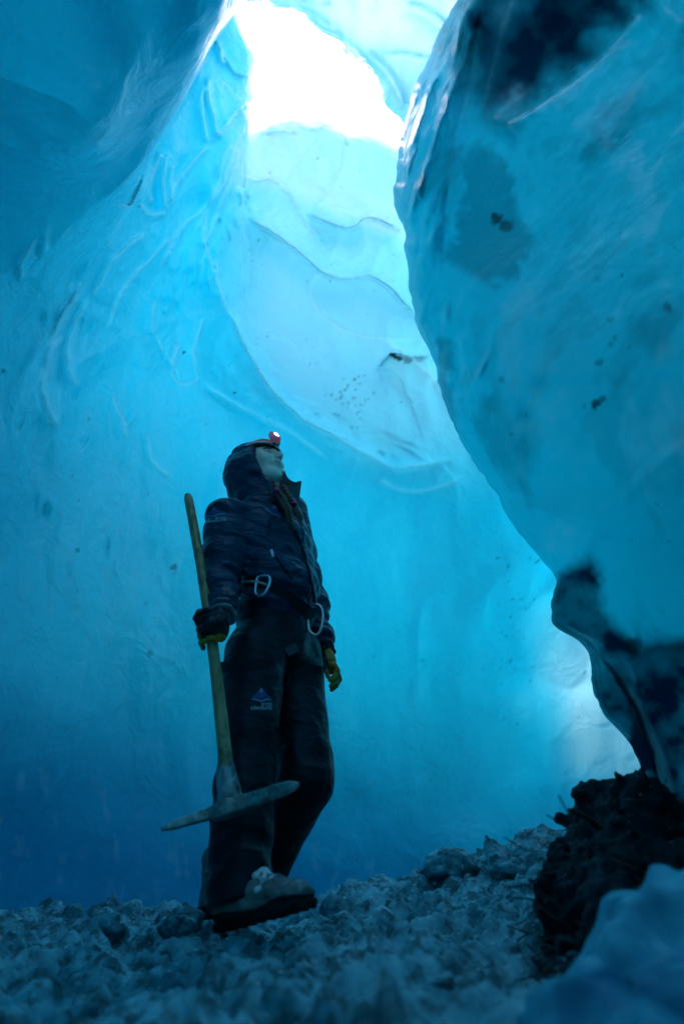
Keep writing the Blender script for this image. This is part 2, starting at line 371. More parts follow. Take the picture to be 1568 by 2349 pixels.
# frosty flakes low on the left, pale tint painting bright light, embedded dirt
fl = np.zeros(PX.shape)
for k in range(34):
    cx = rg.uniform(-40, 470) if k < 24 else rg.uniform(660, 880); cyy = rg.uniform(1780, 2060) if k < 24 else rg.uniform(1850, 2040)
    sx = rg.uniform(4, 12); sy = rg.uniform(12, 44); a = rg.uniform(-.25, .25)
    dx = PX - cx; dy = PY - cyy; u = (dx * math.cos(a) + dy * math.sin(a)) / sx; v = (-dx * math.sin(a) + dy * math.cos(a)) / sy
    nz = .9 * fbm(np.stack([PX / 11., PY / 17., PX * 0 + k], -1), 1, 3, 9)
    fl = np.maximum(fl, (1 - sstep(.5, 1.15, np.hypot(u, v) + nz)) * rg.uniform(.02, .09))
pale = soft_poly(PX + 14 * vnoise(np.stack([PX / 50., PY / 50., 0 * PX], -1), 2), PY, [(556,250),(556,500),(560,760),(620,880),(720,960),(860,1050),(1300,1090),(1500,900),(1300,200),(560,200)], 100) * .6  # upper back wall paled as if brightly lit from the opening
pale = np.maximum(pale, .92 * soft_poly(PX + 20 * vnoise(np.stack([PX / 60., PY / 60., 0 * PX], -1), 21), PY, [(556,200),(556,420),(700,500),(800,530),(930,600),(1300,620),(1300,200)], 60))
pale = np.maximum(pale, .7 * soft_poly(PX + 30 * vnoise(np.stack([PX / 90., PY / 90., 0 * PX], -1), 12), PY, [(1270,1420),(1250,1600),(1290,1760),(1400,1860),(1700,1900),(1700,1300)], 90))  # lower right paled too, its glow put into the colour
frost_lit = np.clip(np.maximum(frost_lit, fl) + pale * (1 - frost_lit), 0, 1)
dirt = np.zeros(PX.shape)
def speck(px, py, r, s=1., sq=1.):
    nz = .5 * vnoise(np.stack([PX / (r*.8), PY / (r*.8), PX * 0], -1), 3)
    return (1 - sstep(.6, 1.1, np.hypot((PX - px) / r, (PY - py) / (r * sq)) + nz)) * s
for a_ in [(421,808,4,.9),(538,901,3,.9),(903,815,9,1),(918,822,10,.95),(935,828,12,.55),(962,824,12,.35),(399,1302,8,.6),(400,1315,6,.4),(178,1262,6,.5),(343,1500,9,.5),(8,850,5,.6),
           (895,812,5,1),(792,894,5,.5),(810,912,6,.35),(760,905,4,.4)]:
    dirt = np.maximum(dirt, speck(*a_))
for k in range(170):
    zone = rg.rand()
    if zone < .3: cx, cyy, r = 1170 + rg.randn() * 40, 1420 + rg.randn() * 110, rg.uniform(1.5, 3.5)
    elif zone < .5: cx, cyy, r = 810 + rg.randn() * 28, 920 + rg.randn() * 40, rg.uniform(1.5, 4)
    elif zone < .8: cx, cyy, r = rg.uniform(560, 960), rg.uniform(350, 1000), rg.uniform(1.2, 2.5)
    else: cx, cyy, r = rg.uniform(0, 1350), rg.uniform(900, 1900), rg.uniform(1.5, 4)
    bb = (abs(PX - cx) < 12) & (abs(PY - cyy) < 12)
    dirt[bb] = np.maximum(dirt[bb], ((1 - sstep(.5, 1.1, np.hypot(PX[bb] - cx, (PY[bb] - cyy) * .8) / r)) * rg.uniform(.2, .6)))
nzd = vnoise(np.stack([PX / 160., PY / 160., 0 * PX], -1), 14)
deep = .92 * soft_poly(PX + 60 * nzd, PY + 60 * nzd, [(-2400,1650),(-200,1560),(300,1720),(700,1800),(1000,1870),(1290,1905),(1290,2300),(-2400,2300)], 280) + .2 * soft_poly(PX, PY + 40 * nzd, [(-2400,-900),(600,-900),(545,0),(380,300),(250,450),(-300,700),(-2400,900)], 90)  # base and overhang tinted dark blue in place of shade
deep = np.maximum(deep, .38 * soft_poly(PX + 60 * nzd, PY, [(-2400,-900),(90,-900),(60,600),(110,1300),(60,2300),(-2400,2300)], 260))  # left edge tinted darker, fall-off of light put into the colour
thin = .13 * soft_poly(PX, PY, [(566,150),(566,520),(600,700),(720,800),(950,950),(1500,1000),(1500,200)], 130)  # added translucency that brightens chosen zones; the sheet itself is no thinner
thin = np.maximum(thin, .68 * soft_poly(PX + 40 * vnoise(np.stack([PX / 130., PY / 130., 0 * PX], -1), 6), PY, [(1210,1150),(1130,1500),(1180,1850),(1330,1960),(1700,1960),(1700,1100)], 190))
thin = np.maximum(thin, .26 * soft_poly(PX, PY, [(330,380),(560,60),(575,500),(560,900),(900,1100),(1150,1500),(900,1750),(650,1500),(350,1100),(150,900)], 160))
V_, F_, A_ = drop_loose(Vw.reshape(-1, 3), grid_faces(len(ys), len(xs), keep, flip=True), {'frost_lit': frost_lit, 'dirt': dirt, 'deep': deep, 'thin': thin})
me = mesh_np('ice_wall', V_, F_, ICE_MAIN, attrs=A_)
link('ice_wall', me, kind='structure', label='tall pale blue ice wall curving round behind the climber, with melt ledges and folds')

# ------------------------------------------------------------------ right ice wall: near, leaning over, rounded edge
ys = np.concatenate([np.linspace(-1300, -120, 60), np.arange(-120, 2250, 5.), np.linspace(2250, 2700, 30)])
us = np.concatenate([np.linspace(-2.2, -.32, 34), np.linspace(-.3, .30, 110), np.linspace(.304, 1.15, 190), np.linspace(1.17, 2.1, 40)])
U, V = np.meshgrid(us, ys)
Ey = [-1300,-400,0,60,120,200,260,330,400,450,490,520,545,565,620,700,745,800,850,905,960,1010,1060,1120,1175,1230,1275,1330,1368,1400,1440,1470,1500,1560,1600,1640,1690,1740,1790,1850,1950,2100,2700]
Ex = [1560,1240,1045,1012,985,952,935,917,907,904,908,922,930,928,936,944,955,982,1000,1010,1032,1058,1082,1130,1160,1195,1232,1277,1266,1264,1276,1325,1350,1358,1364,1385,1430,1462,1466,1480,1510,1530,1560]
E = pchip([-1300, -400, 0, 300, 500, 800, 1000, 1300, 1500, 1750, 2100, 2700], [1560, 1240, 1040, 930, 915, 975, 1050, 1260, 1345, 1450, 1520, 1560], V)
E = E + (pchip(Ey, Ex, V) - E + 3 * vnoise(np.stack([V / 31., V * 0, V * 0], -1), 8) + 1.5 * vnoise(np.stack([V / 12., V * 0, V * 0], -1), 9)) * np.exp(-(U / .28) ** 2)
Ye = pchip([-1300, -400, 0, 200, 480, 900, 1300, 1420, 1700, 2000, 2700], [.7, 1.3, 1.75, 2.05, 2.3, 2.3, 2.35, 2.4, 2.5, 2.4, 1.9], V)
Dn = pchip([-1300, 0, 500, 1000, 1500, 2000, 2700], [.4, .85, 1.2, 1.3, 1.35, 1.3, 1.0], V)
Sx = pchip([-1300, 0, 500, 1000, 1300, 1500, 1700, 2000, 2700], [700, 700, 760, 760, 620, 560, 480, 430, 430], V)
uu = U
un = np.minimum(-uu, .6); PX = E + np.where(uu > 0, Sx * uu ** 2, Sx * .35 * un ** 2 + 1500 * np.clip(-uu - .6, 0, 9))
YY = Ye - Dn * np.where(uu > 0, uu, -1.2 * un)
YY = np.where(YY < .35, .35 * np.exp((YY - .35) / .35), YY)
# swells, hollows and folds of this wall
def blob(px, py, sx, sy, A, rot=0.):
    dx = PX - px; dy = V - py; u = (dx * math.cos(rot) + dy * math.sin(rot)) / sx; v = (-dx * math.sin(rot) + dy * math.cos(rot)) / sy
    return A * np.exp(-(u * u + v * v))
fr = (U > -.02)
dd = blob(1120, 510, 90, 110, -.06) + blob(1230, 900, 200, 200, .07) + blob(1300, 1190, 90, 60, .09) + blob(1320, 1390, 60, 90, -.10) \
   + blob(1020, 300, 30, 170, .05, .25) + blob(1085, 180, 28, 150, -.09, .25) + blob(1300, 100, 200, 90, -.14, -.6) + blob(1480, 600, 160, 300, .08) \
   + blob(960, 330, 18, 110, .03, .2) + blob(1500, 1600, 60, 300, -.10)
lines = [([(1120,300),(1200,250),(1300,180),(1400,90),(1480,-20)], 90, .09, 1, 30), ([(1350,1270),(1320,1230),(1250,1180),(1180,1170)], 50, .05, 1, 7),
         ([(1568,1000),(1480,1080),(1360,1200),(1350,1280),(1400,1330)], 80, .03, -1, 16), ([(1010,160),(975,250),(955,330),(935,420)], 22, .04, 1, 5),
         ([(1040,200),(1010,300),(975,400),(960,470)], 20, .04, 1, 5), ([(1280,1420),(1330,1455),(1400,1480),(1480,1480)], 40, .06, -1, 6),
         ([(1360,1500),(1420,1560),(1480,1680),(1520,1850)], 50, .06, 1, 6)]
for r in lines:
    a, f = ledge(PX, V, *r); dd = dd + a
rg2 = np.random.RandomState(8)
for k in range(60):
    cyy = rg2.uniform(60, 900); cxx = np.interp(cyy, Ey, Ex) + rg2.uniform(8, 130)
    dd = dd + blob(cxx, cyy, rg2.uniform(5, 15), rg2.uniform(14, 50), rg2.uniform(-.03, .04), rg2.uniform(0, .5))
base = at(PX, V, YY)
N1 = fbm(base, 1.3, 2, 41) * .045 + fbm(base, 5.0, 2, 43) * .006
PXs = PX
YY2 = YY - (dd + N1) * np.clip(YY, .2, 1) * sstep(-.15, .25, U)
Vr = at(PXs, V, YY2)
# ice of other clarity inside this wall: dark clear lens, dirt-laden foot
nzp = np.stack([PX / 42., V / 42., PX * 0], -1); wob = 26 * vnoise(nzp, 3) + 10 * vnoise(nzp * 3, 4)
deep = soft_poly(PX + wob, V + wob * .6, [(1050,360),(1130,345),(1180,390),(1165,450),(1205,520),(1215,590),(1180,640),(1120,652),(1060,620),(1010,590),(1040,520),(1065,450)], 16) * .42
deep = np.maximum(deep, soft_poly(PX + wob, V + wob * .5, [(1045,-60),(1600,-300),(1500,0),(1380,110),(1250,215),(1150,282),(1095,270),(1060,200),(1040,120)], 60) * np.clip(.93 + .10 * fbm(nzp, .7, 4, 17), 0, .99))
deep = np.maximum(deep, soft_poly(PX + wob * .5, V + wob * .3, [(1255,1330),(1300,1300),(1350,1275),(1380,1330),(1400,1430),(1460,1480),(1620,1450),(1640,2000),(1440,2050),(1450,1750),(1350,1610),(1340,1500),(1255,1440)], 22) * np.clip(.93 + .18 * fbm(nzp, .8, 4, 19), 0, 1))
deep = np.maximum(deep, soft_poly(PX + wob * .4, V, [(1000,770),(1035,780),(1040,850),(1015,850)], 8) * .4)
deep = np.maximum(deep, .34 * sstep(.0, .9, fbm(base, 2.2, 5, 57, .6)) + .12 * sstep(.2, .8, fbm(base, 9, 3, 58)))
dirt = np.zeros(PX.shape)
def speck2(px, py, r, s=1., sq=1.):
    nz = .5 * vnoise(np.stack([PX / (r*.8), V / (r*.8), PX * 0], -1), 3)
    return (1 - sstep(.5, 1.2, np.hypot((PX - px) / r, (V - py) / (r * sq)) + nz)) * s
for a_ in [(1137,500,14,.85),(1160,516,16,.7),(1365,925,13,.8),(1380,915,9,.6),(1374,832,9,.5),(1398,735,9,.4),(1530,705,12,.5),(1450,1490,24,.8),(1440,1478,14,.7),(1150,870,8,.35),(1205,950,7,.35),(1172,995,6,.35),
           (1370,640,8,.25),(1290,190,10,.25),(1400,790,6,.4),(1410,775,8,.3),(1340,930,6,.3)]:
    dirt = np.maximum(dirt, speck2(*a_))
frost_lit = np.zeros(PX.shape)
frost_lit = np.maximum(frost_lit, blob(1290, 1235, 55, 45, .35) * (1 + .6 * vnoise(nzp * 2, 6)))
frost_lit = np.maximum(frost_lit, blob(1240, 1000, 110, 200, .22) * (.7 + .9 * fbm(nzp, 1.2, 4, 7)))
frost_lit = np.maximum(frost_lit, .30 * sstep(.35, 1.1, fbm(base * [1, 1, .6], 3.1, 5, 59, .6)) * (V > 400))
frost_lit = np.maximum(frost_lit, soft_poly(PX, V, [(1030,90),(985,160),(950,240),(925,340),(912,440),(935,470),(960,380),(985,290),(1010,210),(1035,140)], 9) * (.35 + .3 * vnoise(np.stack([PX / 12., V / 60., 0 * PX], -1), 4)))
frost_lit = np.clip(frost_lit, 0, 1)
me = mesh_np('ice_wall', Vr.reshape(-1, 3), grid_faces(len(ys), len(us), flip=True), ICE_NEAR, attrs={'frost_lit': frost_lit, 'dirt': dirt, 'deep': np.clip(deep, 0, 1), 'thin': 1.0 * soft_poly(PX, V, [(860,400),(880,700),(1000,1100),(1250,1500),(1480,1450),(1430,1050),(1150,750),(1000,400)], 230)})  # translucency added across the middle to brighten this wall
link('ice_wall', me, kind='structure', label='near right ice wall leaning over the passage, glossy, with dark patches')

# ------------------------------------------------------------------ ice closing the passage behind the camera
def sheet_dome():
    th = np.linspace(math.radians(-102), math.radians(102), 60); ph = np.linspace(math.radians(-25), math.radians(88), 40)
    T, Pp = np.meshgrid(th, ph); d = np.stack([np.sin(T) * np.cos(Pp) * 2.3, -np.cos(T) * np.cos(Pp) * 3.4, np.sin(Pp) * 3.3], -1)
    d = d * (1 + .08 * fbm(d, .9, 3, 5))[..., None]
    return d, T.shape
d, sh = sheet_dome()
thm = np.linspace(-102, 102, 60); phm = np.linspace(-25, 88, 40); TT, PPm = np.meshgrid((thm[1:] + thm[:-1]) / 2, (phm[1:] + phm[:-1]) / 2)
keep_d = ((TT + 28) / 32.) ** 2 + ((PPm - 40) / 22.) ** 2 > 1             # the way in, behind and to the left of the camera
me = mesh_np('ice_wall', (d + [0, 0.6, 0]).reshape(-1, 3), grid_faces(*sh, keep=keep_d), ICE_NEAR, attrs={k: np.zeros(sh) for k in ('frost_lit', 'dirt', 'deep')})
link('ice_wall', me, kind='structure', label='ice of the passage behind the camera')

# ------------------------------------------------------------------ unseen snow sheet outside, added to shade the backs of the walls
th = np.linspace(0, 2 * math.pi, 97); rr = np.concatenate([np.linspace(6.0, 8, 24), np.geomspace(8.3, 400, 30)])
R_, T_ = np.meshgrid(rr, th, indexing='ij'); GXs = 1.2 + R_ * np.cos(T_); GYs = 1.6 + R_ * np.sin(T_)
q = np.stack([GXs, GYs, 0 * GXs], -1); GZs = 3.1 + .25 * fbm(q, .35, 4, 88) + .02 * np.clip(R_ - 3, 0, 30)
GZs = np.where(R_ < 6.05, GZs - .5, GZs)
m, n, b = mat('snow'); b.inputs['Roughness'].default_value = .7; co = objco(n)
n.links.new(mixc(n, noise(n, co, .7, 4), (.7, .8, .86), (.85, .9, .93)), b.inputs['Base Color']); n.links.new(bump(n, noise(n, co, 4, 5), .5, .05), b.inputs['Normal'])
link('snow_screen', mesh_np('snow_screen', np.stack([GXs, GYs, GZs], -1).reshape(-1, 3), grid_faces(*R_.shape, flip=True), m), kind='structure', label='unseen snowy surface round the cave, added to screen its walls from light')

# ------------------------------------------------------------------ slim ice roof lit through by the sky
ax = np.linspace(0, 1, 160); bx = np.linspace(0, 1, 150)
arc = np.array([(520,-260),(545,-60),(560,2),(600,6),(640,14),(680,30),(720,58),(755,88),(790,115),(825,148),(850,172),(868,200),(880,236),(900,262),(925,292),(960,330),(1010,380),(1080,440)], float)
ta = np.linspace(0, 1, len(arc)); ARX = pchip(ta, arc[:, 0], ax); ARY = pchip(ta, arc[:, 1], ax)
OUT = np.stack([np.interp(ax, [0, .5, 1], [760, 1350, 1700]), np.interp(ax, [0, .5, 1], [-330, -260, 60])], 1)
B, A0 = np.meshgrid(bx, ax)
rag = (9 * vnoise(np.stack([A0 * 14, B * 9, B * 0], -1), 2) + 3 * vnoise(np.stack([A0 * 45, B * 20, B * 0], -1), 3)) * np.exp(-B * 9)
Bq = B ** 1.6
PX = ARX[:, None] + (OUT[:, 0][:, None] - ARX[:, None]) * Bq + rag; PYr = ARY[:, None] + (OUT[:, 1][:, None] - ARY[:, None]) * Bq - rag
Yr = 3.6 - 1.9 * Bq + .25 * np.exp(-B * 14)
rv = at(PX, PYr, Yr)
ridge = 0
for pts, w, A in [([(840,115),(880,150),(915,200),(930,250)],9,.05),([(930,2),(965,12),(1000,32),(1030,60)],8,.06),([(865,122),(920,118),(970,128),(1020,140)],7,.04),([(700,40),(740,70),(790,90),(840,140),(870,190)],7,.04),([(620,12),(690,20),(760,60)],8,.03),([(690,0),(730,10),(760,4)],8,.03)]:
    dq, s, a = pl_dist(PX, PYr, pts); ridge = ridge + A * np.exp(-(dq / w) ** 2) * sstep(0, .1, a) * (1 - sstep(.9, 1, a))
Yr2 = Yr - ridge - fbm(rv, 1.2, 4, 77) * .08
rv = at(PX, PYr, Yr2); top = rv + np.array([0, .12, .10]) * (.05 + 1.6 * (B ** .6))[..., None]
n_, m_ = PX.shape
Vv = np.concatenate([rv.reshape(-1, 3), top.reshape(-1, 3)]); f1 = grid_faces(n_, m_); f2 = grid_faces(n_, m_, flip=True) + n_ * m_
k = np.arange(n_ - 1) * m_; side = np.stack([k, k + m_, k + m_ + n_ * m_, k + n_ * m_], -1)
z = np.zeros(2 * n_ * m_)
me = mesh_np('ice_roof', Vv, np.concatenate([f1, f2, side]), ICE_ROOF, attrs={'frost_lit': np.tile(np.clip(ridge.ravel() * 12 + 1.0 * np.exp(-B.ravel() * 7), 0, .95), 2), 'dirt': z, 'deep': z})  # roof whitened towards the opening, sky glow put into its colour
link('ice_roof', me, kind='structure', label='slim bright ice roof beside the opening to the sky')

# ------------------------------------------------------------------ ground of ice rubble
def worley(X, Y, cell, seed, rmin=.3, rmax=.62, squash=.75):
    gx = X / cell; gy = Y / cell; ix = np.floor(gx).astype(int); iy = np.floor(gy).astype(int); best = np.zeros(X.shape)
    for a in (-1, 0, 1):
        for b in (-1, 0, 1):
            jx = ix + a; jy = iy + b; z0 = np.zeros_like(jx)
            cx = jx + _h(jx, jy, z0, seed); cyv = jy + _h(jx, jy, z0, seed + 1); r = rmin + (rmax - rmin) * _h(jx, jy, z0, seed + 2)
            an = _h(jx, jy, z0, seed + 3) * 6.28; el = .7 + .6 * _h(jx, jy, z0, seed + 4)
            dx = gx - cx; dy = gy - cyv; u = (dx * np.cos(an) + dy * np.sin(an)) * el; v = (-dx * np.sin(an) + dy * np.cos(an)) / el
            h = np.sqrt(np.maximum(0, r * r - u * u - v * v)) * (1 + .25 * (u * np.cos(an) + v)); best = np.maximum(best, h * squash)
    return best * cell
def ground_base(X, Y):
    return rbf([(-3,-3,-.15),(3,-3,-.15),(0,0,-.17),(-1.2,1.0,-.17),(.7,.8,-.15),(0,1.4,-.145),(-.3,2.2,-.085),(-.5,2.5,-.06),(-1.3,2.9,-.0),(-.3,3.6,-.03),(.3,2.6,.0),(.3,3.3,.11),(.55,3.6,.20),(1.0,3.4,.27),(1.15,2.5,.13),(.8,1.8,-.05),
                (1.0,4.2,.22),(0,4.3,-.05),(-2,4,0),(3,3,.3),(-4,0,-.1),(4,0,.2),(5,6,.2),(-5,6,0),(0,8,0)], X, Y, reg=1e-4, sc=1.)
def ground_z(X, Y, detail=True):
    X = np.asarray(X, float); Y = np.asarray(Y, float)
    z = ground_base(X, Y)
    P = np.stack([X, Y, X * 0], -1)
    wx = X + .03 * vnoise(P * 6, 1); wy_ = Y + .03 * vnoise(P * 6, 2)
    z = z + fbm(P, 2.2, 3, 61) * .03 - .042
    z = z + worley(wx, wy_, .23, 5, .15, .45) * .55 + worley(wx, wy_, .10, 15, .15, .6) * 1.0 + worley(wx, wy_, .05, 25, .2, .62) * .95 + worley(X, Y, .024, 35, .3, .6) * .8
    z = z + fbm(P, 14, 4, 71) * .009
    return z
gx = np.concatenate([np.linspace(-5, -1.8, 30), np.arange(-1.79, 2.1, .0085), np.linspace(2.12, 5, 25)])
gy = np.concatenate([np.linspace(-3, .42, 30), np.arange(.44, 2.9, .0075), np.arange(2.9, 4.6, .013), np.linspace(4.65, 8, 20)])
GX, GY = np.meshgrid(gx, gy); GZ = ground_z(GX, GY)
P_ = np.stack([GX, GY, GZ], -1)
jit = .010 * np.stack([vnoise(P_ * 30, 4), vnoise(P_ * 30, 5), 0 * GX], -1)
m, n, b = mat('rubble_ice'); co = objco(n)
c = mixc(n, ramp(n, noise(n, co, 5, 5, .6), [(.35, (0,)*3), (.65, (1,)*3)]), (.02, .17, .22), (.24, .56, .64))
c = mixc(n, mth(n, 'MULTIPLY', ramp(n, noise(n, co, 13, 5, .7), [(.47, (0,)*3), (.58, (1,)*3)]), .8), c, (.03, .07, .08))
c = mixc(n, ramp(n, noise(n, co, 60, 3, .6), [(.62, (0,)*3), (.75, (1,)*3)]), c, (.45, .78, .85))
n.links.new(c, b.inputs['Base Color']); b.inputs['Roughness'].default_value = .5; b.inputs['IOR'].default_value = 1.31; b.inputs['Specular Tint'].default_value = (.55, .9, 1, 1)
nn = bump(n, noise(n, co, 45, 5, .65), .7, .012); nn = bump(n, noise(n, co, 170, 3, .6), .4, .004, nn); n.links.new(nn, b.inputs['Normal'])
RUBBLE = m
me = mesh_np('ground', (P_ + jit).reshape(-1, 3), grid_faces(len(gy), len(gx)), RUBBLE)
link('ground', me, kind='structure', label='cave floor of broken ice and snow rubble')
# ------------------------------------------------------------------ implicit surfaces for the figure
def smin(a, b, k):
    h = np.clip(.5 + .5 * (b - a) / k, 0, 1); return b + (a - b) * h - k * h * (1 - h)
def smax(a, b, k): return -smin(-a, -b, k)
def norm(v): v = np.asarray(v, float); return v / np.linalg.norm(v)
def cone(P, a, b, ra, rb, wide=None, fl=1.0, ff=None):     # tapered capsule; `wide` = direction in which it is fl times wider
    a = np.asarray(a, float); b = np.asarray(b, float)
    if wide is not None and fl != 1.0:
        w = norm(wide); M = np.eye(3) - (1 - 1 / fl) * np.outer(w, w)
        q = (P - a) @ M.T; e = M @ (b - a)
    else: q = P - a; e = b - a
    L2 = (e ** 2).sum(); t = (q @ e) / L2; tc = np.clip(t, 0, 1)
    d = np.sqrt(((q - tc[..., None] * e) ** 2).sum(-1)) - (ra + (rb - ra) * tc)
    if ff is not None: d = d + ff(tc)
    return d
def ell(P, c, r, ax=None):
    q = P - np.asarray(c, float)
    if ax is not None: q = q @ np.array(ax).T      # rows of ax are the axes
    r = np.asarray(r, float); k0 = np.sqrt(((q / r) ** 2).sum(-1)); k1 = np.sqrt(((q / r ** 2) ** 2).sum(-1)) + 1e-9
    return k0 * (k0 - 1) / k1
def surfnets(fn, lo, hi, h):
    lo = np.array(lo, float); hi = np.array(hi, float); n = np.ceil((hi - lo) / h).astype(int) + 1
    g = [lo[i] + h * np.arange(n[i]) for i in range(3)]
    B = 4; nb = np.ceil(n / B).astype(int); nf = nb * B                       # coarse blocks first, fine values only near the surface
    cg = [lo[i] + h * (B * np.arange(nb[i]) + (B - 1) / 2) for i in range(3)]
    C = np.stack(np.meshgrid(*cg, indexing='ij'), -1); FC = fn(C.reshape(-1, 3)).reshape(nb)
    F = np.repeat(np.repeat(np.repeat(FC, B, 0), B, 1), B, 2).astype(np.float64)
    hotb = np.argwhere(np.abs(FC) < h * B * 1.35 + .012)
    o4 = np.stack(np.meshgrid(*[np.arange(B)] * 3, indexing='ij'), -1).reshape(-1, 3)
    for s in range(0, len(hotb), 6000):
        I_ = (hotb[s:s+6000, None] * B + o4[None]).reshape(-1, 3); F[tuple(I_.T)] = fn(lo + h * I_)
    F = F[:n[0], :n[1], :n[2]]
    F[0] = F[-1] = 1; F[:, 0] = F[:, -1] = 1; F[:, :, 0] = F[:, :, -1] = 1
    ins = F < 0; c = [(i, j, k) for i in (0, 1) for j in (0, 1) for k in (0, 1)]
    sl = lambda o: tuple(slice(o[q], n[q] - 1 + o[q]) for q in range(3))
    cnt = sum(ins[sl(o)].astype(np.int8) for o in c); act = (cnt > 0) & (cnt < 8)
    idx = np.full(act.shape, -1, np.int64); A = np.argwhere(act); idx[tuple(A.T)] = np.arange(len(A))
    acc = np.zeros((len(A), 3)); num = np.zeros(len(A))
    for o in c:
        for ax in range(3):
            if o[ax]: continue
            o2 = list(o); o2[ax] = 1
            f0 = F[tuple((A + o).T)]; f1 = F[tuple((A + o2).T)]; m = (f0 < 0) != (f1 < 0)
            t = np.where(m, f0 / np.where(m, f0 - f1, 1), 0); p = np.tile(np.array(o, float), (len(A), 1)); p[:, ax] += t
            acc[m] += p[m]; num[m] += 1
    Vx = lo + h * (A + acc / num[:, None])
    quads = []
    for ax in range(3):
        u, v = (ax + 1) % 3, (ax + 2) % 3
        s0 = [slice(1, -1)] * 3; s0[ax] = slice(0, n[ax] - 1); s1 = list(s0); s1[ax] = slice(1, n[ax])
        a = ins[tuple(s0)]; b = ins[tuple(s1)]; E = np.argwhere(a != b); off = np.array([1, 1, 1]); off[ax] = 0; E = E + off
        sgn = ins[tuple(E.T)]
        def vi(du, dv):
            q = E.copy(); q[:, u] += du; q[:, v] += dv; return idx[tuple(q.T)]
        Q = np.stack([vi(-1, -1), vi(0, -1), vi(0, 0), vi(-1, 0)], -1)
        Q[~sgn] = Q[~sgn][:, ::-1]; quads.append(Q)
    Q = np.concatenate(quads); Q = Q[(Q >= 0).all(1)]
    return Vx, Q
def relax(V, Q, it=2, lam=.5):
    e = np.concatenate([Q[:, [0, 1]], Q[:, [1, 2]], Q[:, [2, 3]], Q[:, [3, 0]]]); e = np.concatenate([e, e[:, ::-1]])
    deg = np.bincount(e[:, 0], minlength=len(V))[:, None].clip(1)
    for _ in range(it):
        s = np.stack([np.bincount(e[:, 0], weights=V[e[:, 1], k], minlength=len(V)) for k in range(3)], 1); V = V + lam * (s / deg - V)
    return V
def sdf_part(name, fn, lo, hi, h, mat_, parent, it=2, **props):
    V, Q = surfnets(fn, lo, hi, h); V = relax(V, Q, it)
    return child(name, mesh_np(name, V, Q, mat_), parent, **props)

def tube_mesh(name, pts, r, mat_, n=10, flat=1.0, caps=True, closed=False, up=(0, 0, 1)):
    pts = np.array(pts, float); N = len(pts); r = np.broadcast_to(np.asarray(r, float), (N,))
    T = np.roll(pts, -1, 0) - np.roll(pts, 1, 0) if closed else np.gradient(pts, axis=0)
    T /= np.linalg.norm(T, axis=1)[:, None] + 1e-12
    u = np.cross(T[0], up); u = np.cross(T[0], (1, 0, 0)) if np.linalg.norm(u) < .1 else u
    Vv = []
    for i in range(N):
        u = u - (u @ T[i]) * T[i]; u = u / np.linalg.norm(u); v = np.cross(T[i], u)
        a = np.linspace(0, 2 * math.pi, n, endpoint=False)
        Vv.append(pts[i] + r[i] * (np.cos(a)[:, None] * u + np.sin(a)[:, None] * v * flat))
    Vv = np.concatenate(Vv); F = []
    for i in range(N if closed else N - 1):
        i2 = (i + 1) % N
        for k in range(n): F.append([i * n + k, i2 * n + k, i2 * n + (k + 1) % n, i * n + (k + 1) % n])
    F = [f[::-1] for f in F]
    if caps and not closed:
        Vv = np.concatenate([Vv, pts[:1], pts[-1:]]); a, b = N * n, N * n + 1
        for k in range(n): F.append([a, (k + 1) % n, k, k][::-1]); F.append([b, (N-1) * n + k, (N-1) * n + (k + 1) % n, (N-1) * n + (k + 1) % n][::-1])
    me = bpy.data.meshes.new(name); me.from_pydata([tuple(p) for p in Vv], [], [tuple(dict.fromkeys(map(int, f))) for f in F])
    me.polygons.foreach_set('use_smooth', np.ones(len(me.polygons), bool)); me.materials.append(mat_); me.update(); return me
def spline(pts, n=8):
    pts = np.array(pts, float); t = np.arange(len(pts)); tt = np.linspace(0, len(pts) - 1, (len(pts) - 1) * n + 1)
    return np.stack([pchip(t, pts[:, k], tt) for k in range(3)], 1)
def join_np(name, meshes, mat_=None):
    V = []; F = []; M = []; off = 0; mats = []
    for me in meshes:
        for v in me.vertices: V.append(tuple(v.co))
        mi = me.materials[0]
        if mi not in mats: mats.append(mi)
        for p in me.polygons: F.append([off + i for i in p.vertices]); M.append(mats.index(mi))
        off = len(V)
    me = bpy.data.meshes.new(name); me.from_pydata(V, [], F)
    for m_ in mats: me.materials.append(m_)
    me.polygons.foreach_set('material_index', M); me.polygons.foreach_set('use_smooth', np.ones(len(F), bool)); me.update(); return me

# ------------------------------------------------------------------ materials of the figure
def cloth(name, c1, c2, rough=.6, sheen=.25, wr=.5, weave=420, snow=0.):
    m, n, b = mat(name); co = objco(n)
    c = mixc(n, noise(n, co, 9, 5, .6), c1, c2)
    if snow: c = mixc(n, mth(n, 'MULTIPLY', ramp(n, noise(n, co, 24, 6, .7, .4), [(.55, (0,)*3), (.66, (1,)*3)]), snow), c, (.35, .45, .48))
    n.links.new(c, b.inputs['Base Color']); b.inputs['Roughness'].default_value = rough; b.inputs['Specular IOR Level'].default_value = .28; b.inputs['Specular Tint'].default_value = (.25, .72, 1, 1); b.inputs['Sheen Weight'].default_value = sheen; b.inputs['Sheen Tint'].default_value = (.3, .7, 1, 1); b.inputs['Sheen Roughness'].default_value = .4
    nn = bump(n, noise(n, scaled(n, co, (7, 7, 14)), 1.6, 2.2, .5, .5), wr, .035); nn = bump(n, noise(n, co, 30, 2.5, .5, .3), wr * .5, .006, nn); nn = bump(n, noise(n, co, weave, 2, .5), .15, .001, nn)
    n.links.new(nn, b.inputs['Normal']); return m
JACKET = cloth('jacket_cloth', (.006, .024, .048), (.012, .042, .078), .40, .05, 1.0)
TROUS = cloth('trouser_cloth', (.0016, .0035, .004), (.0035, .006, .007), .48, .05, .4)
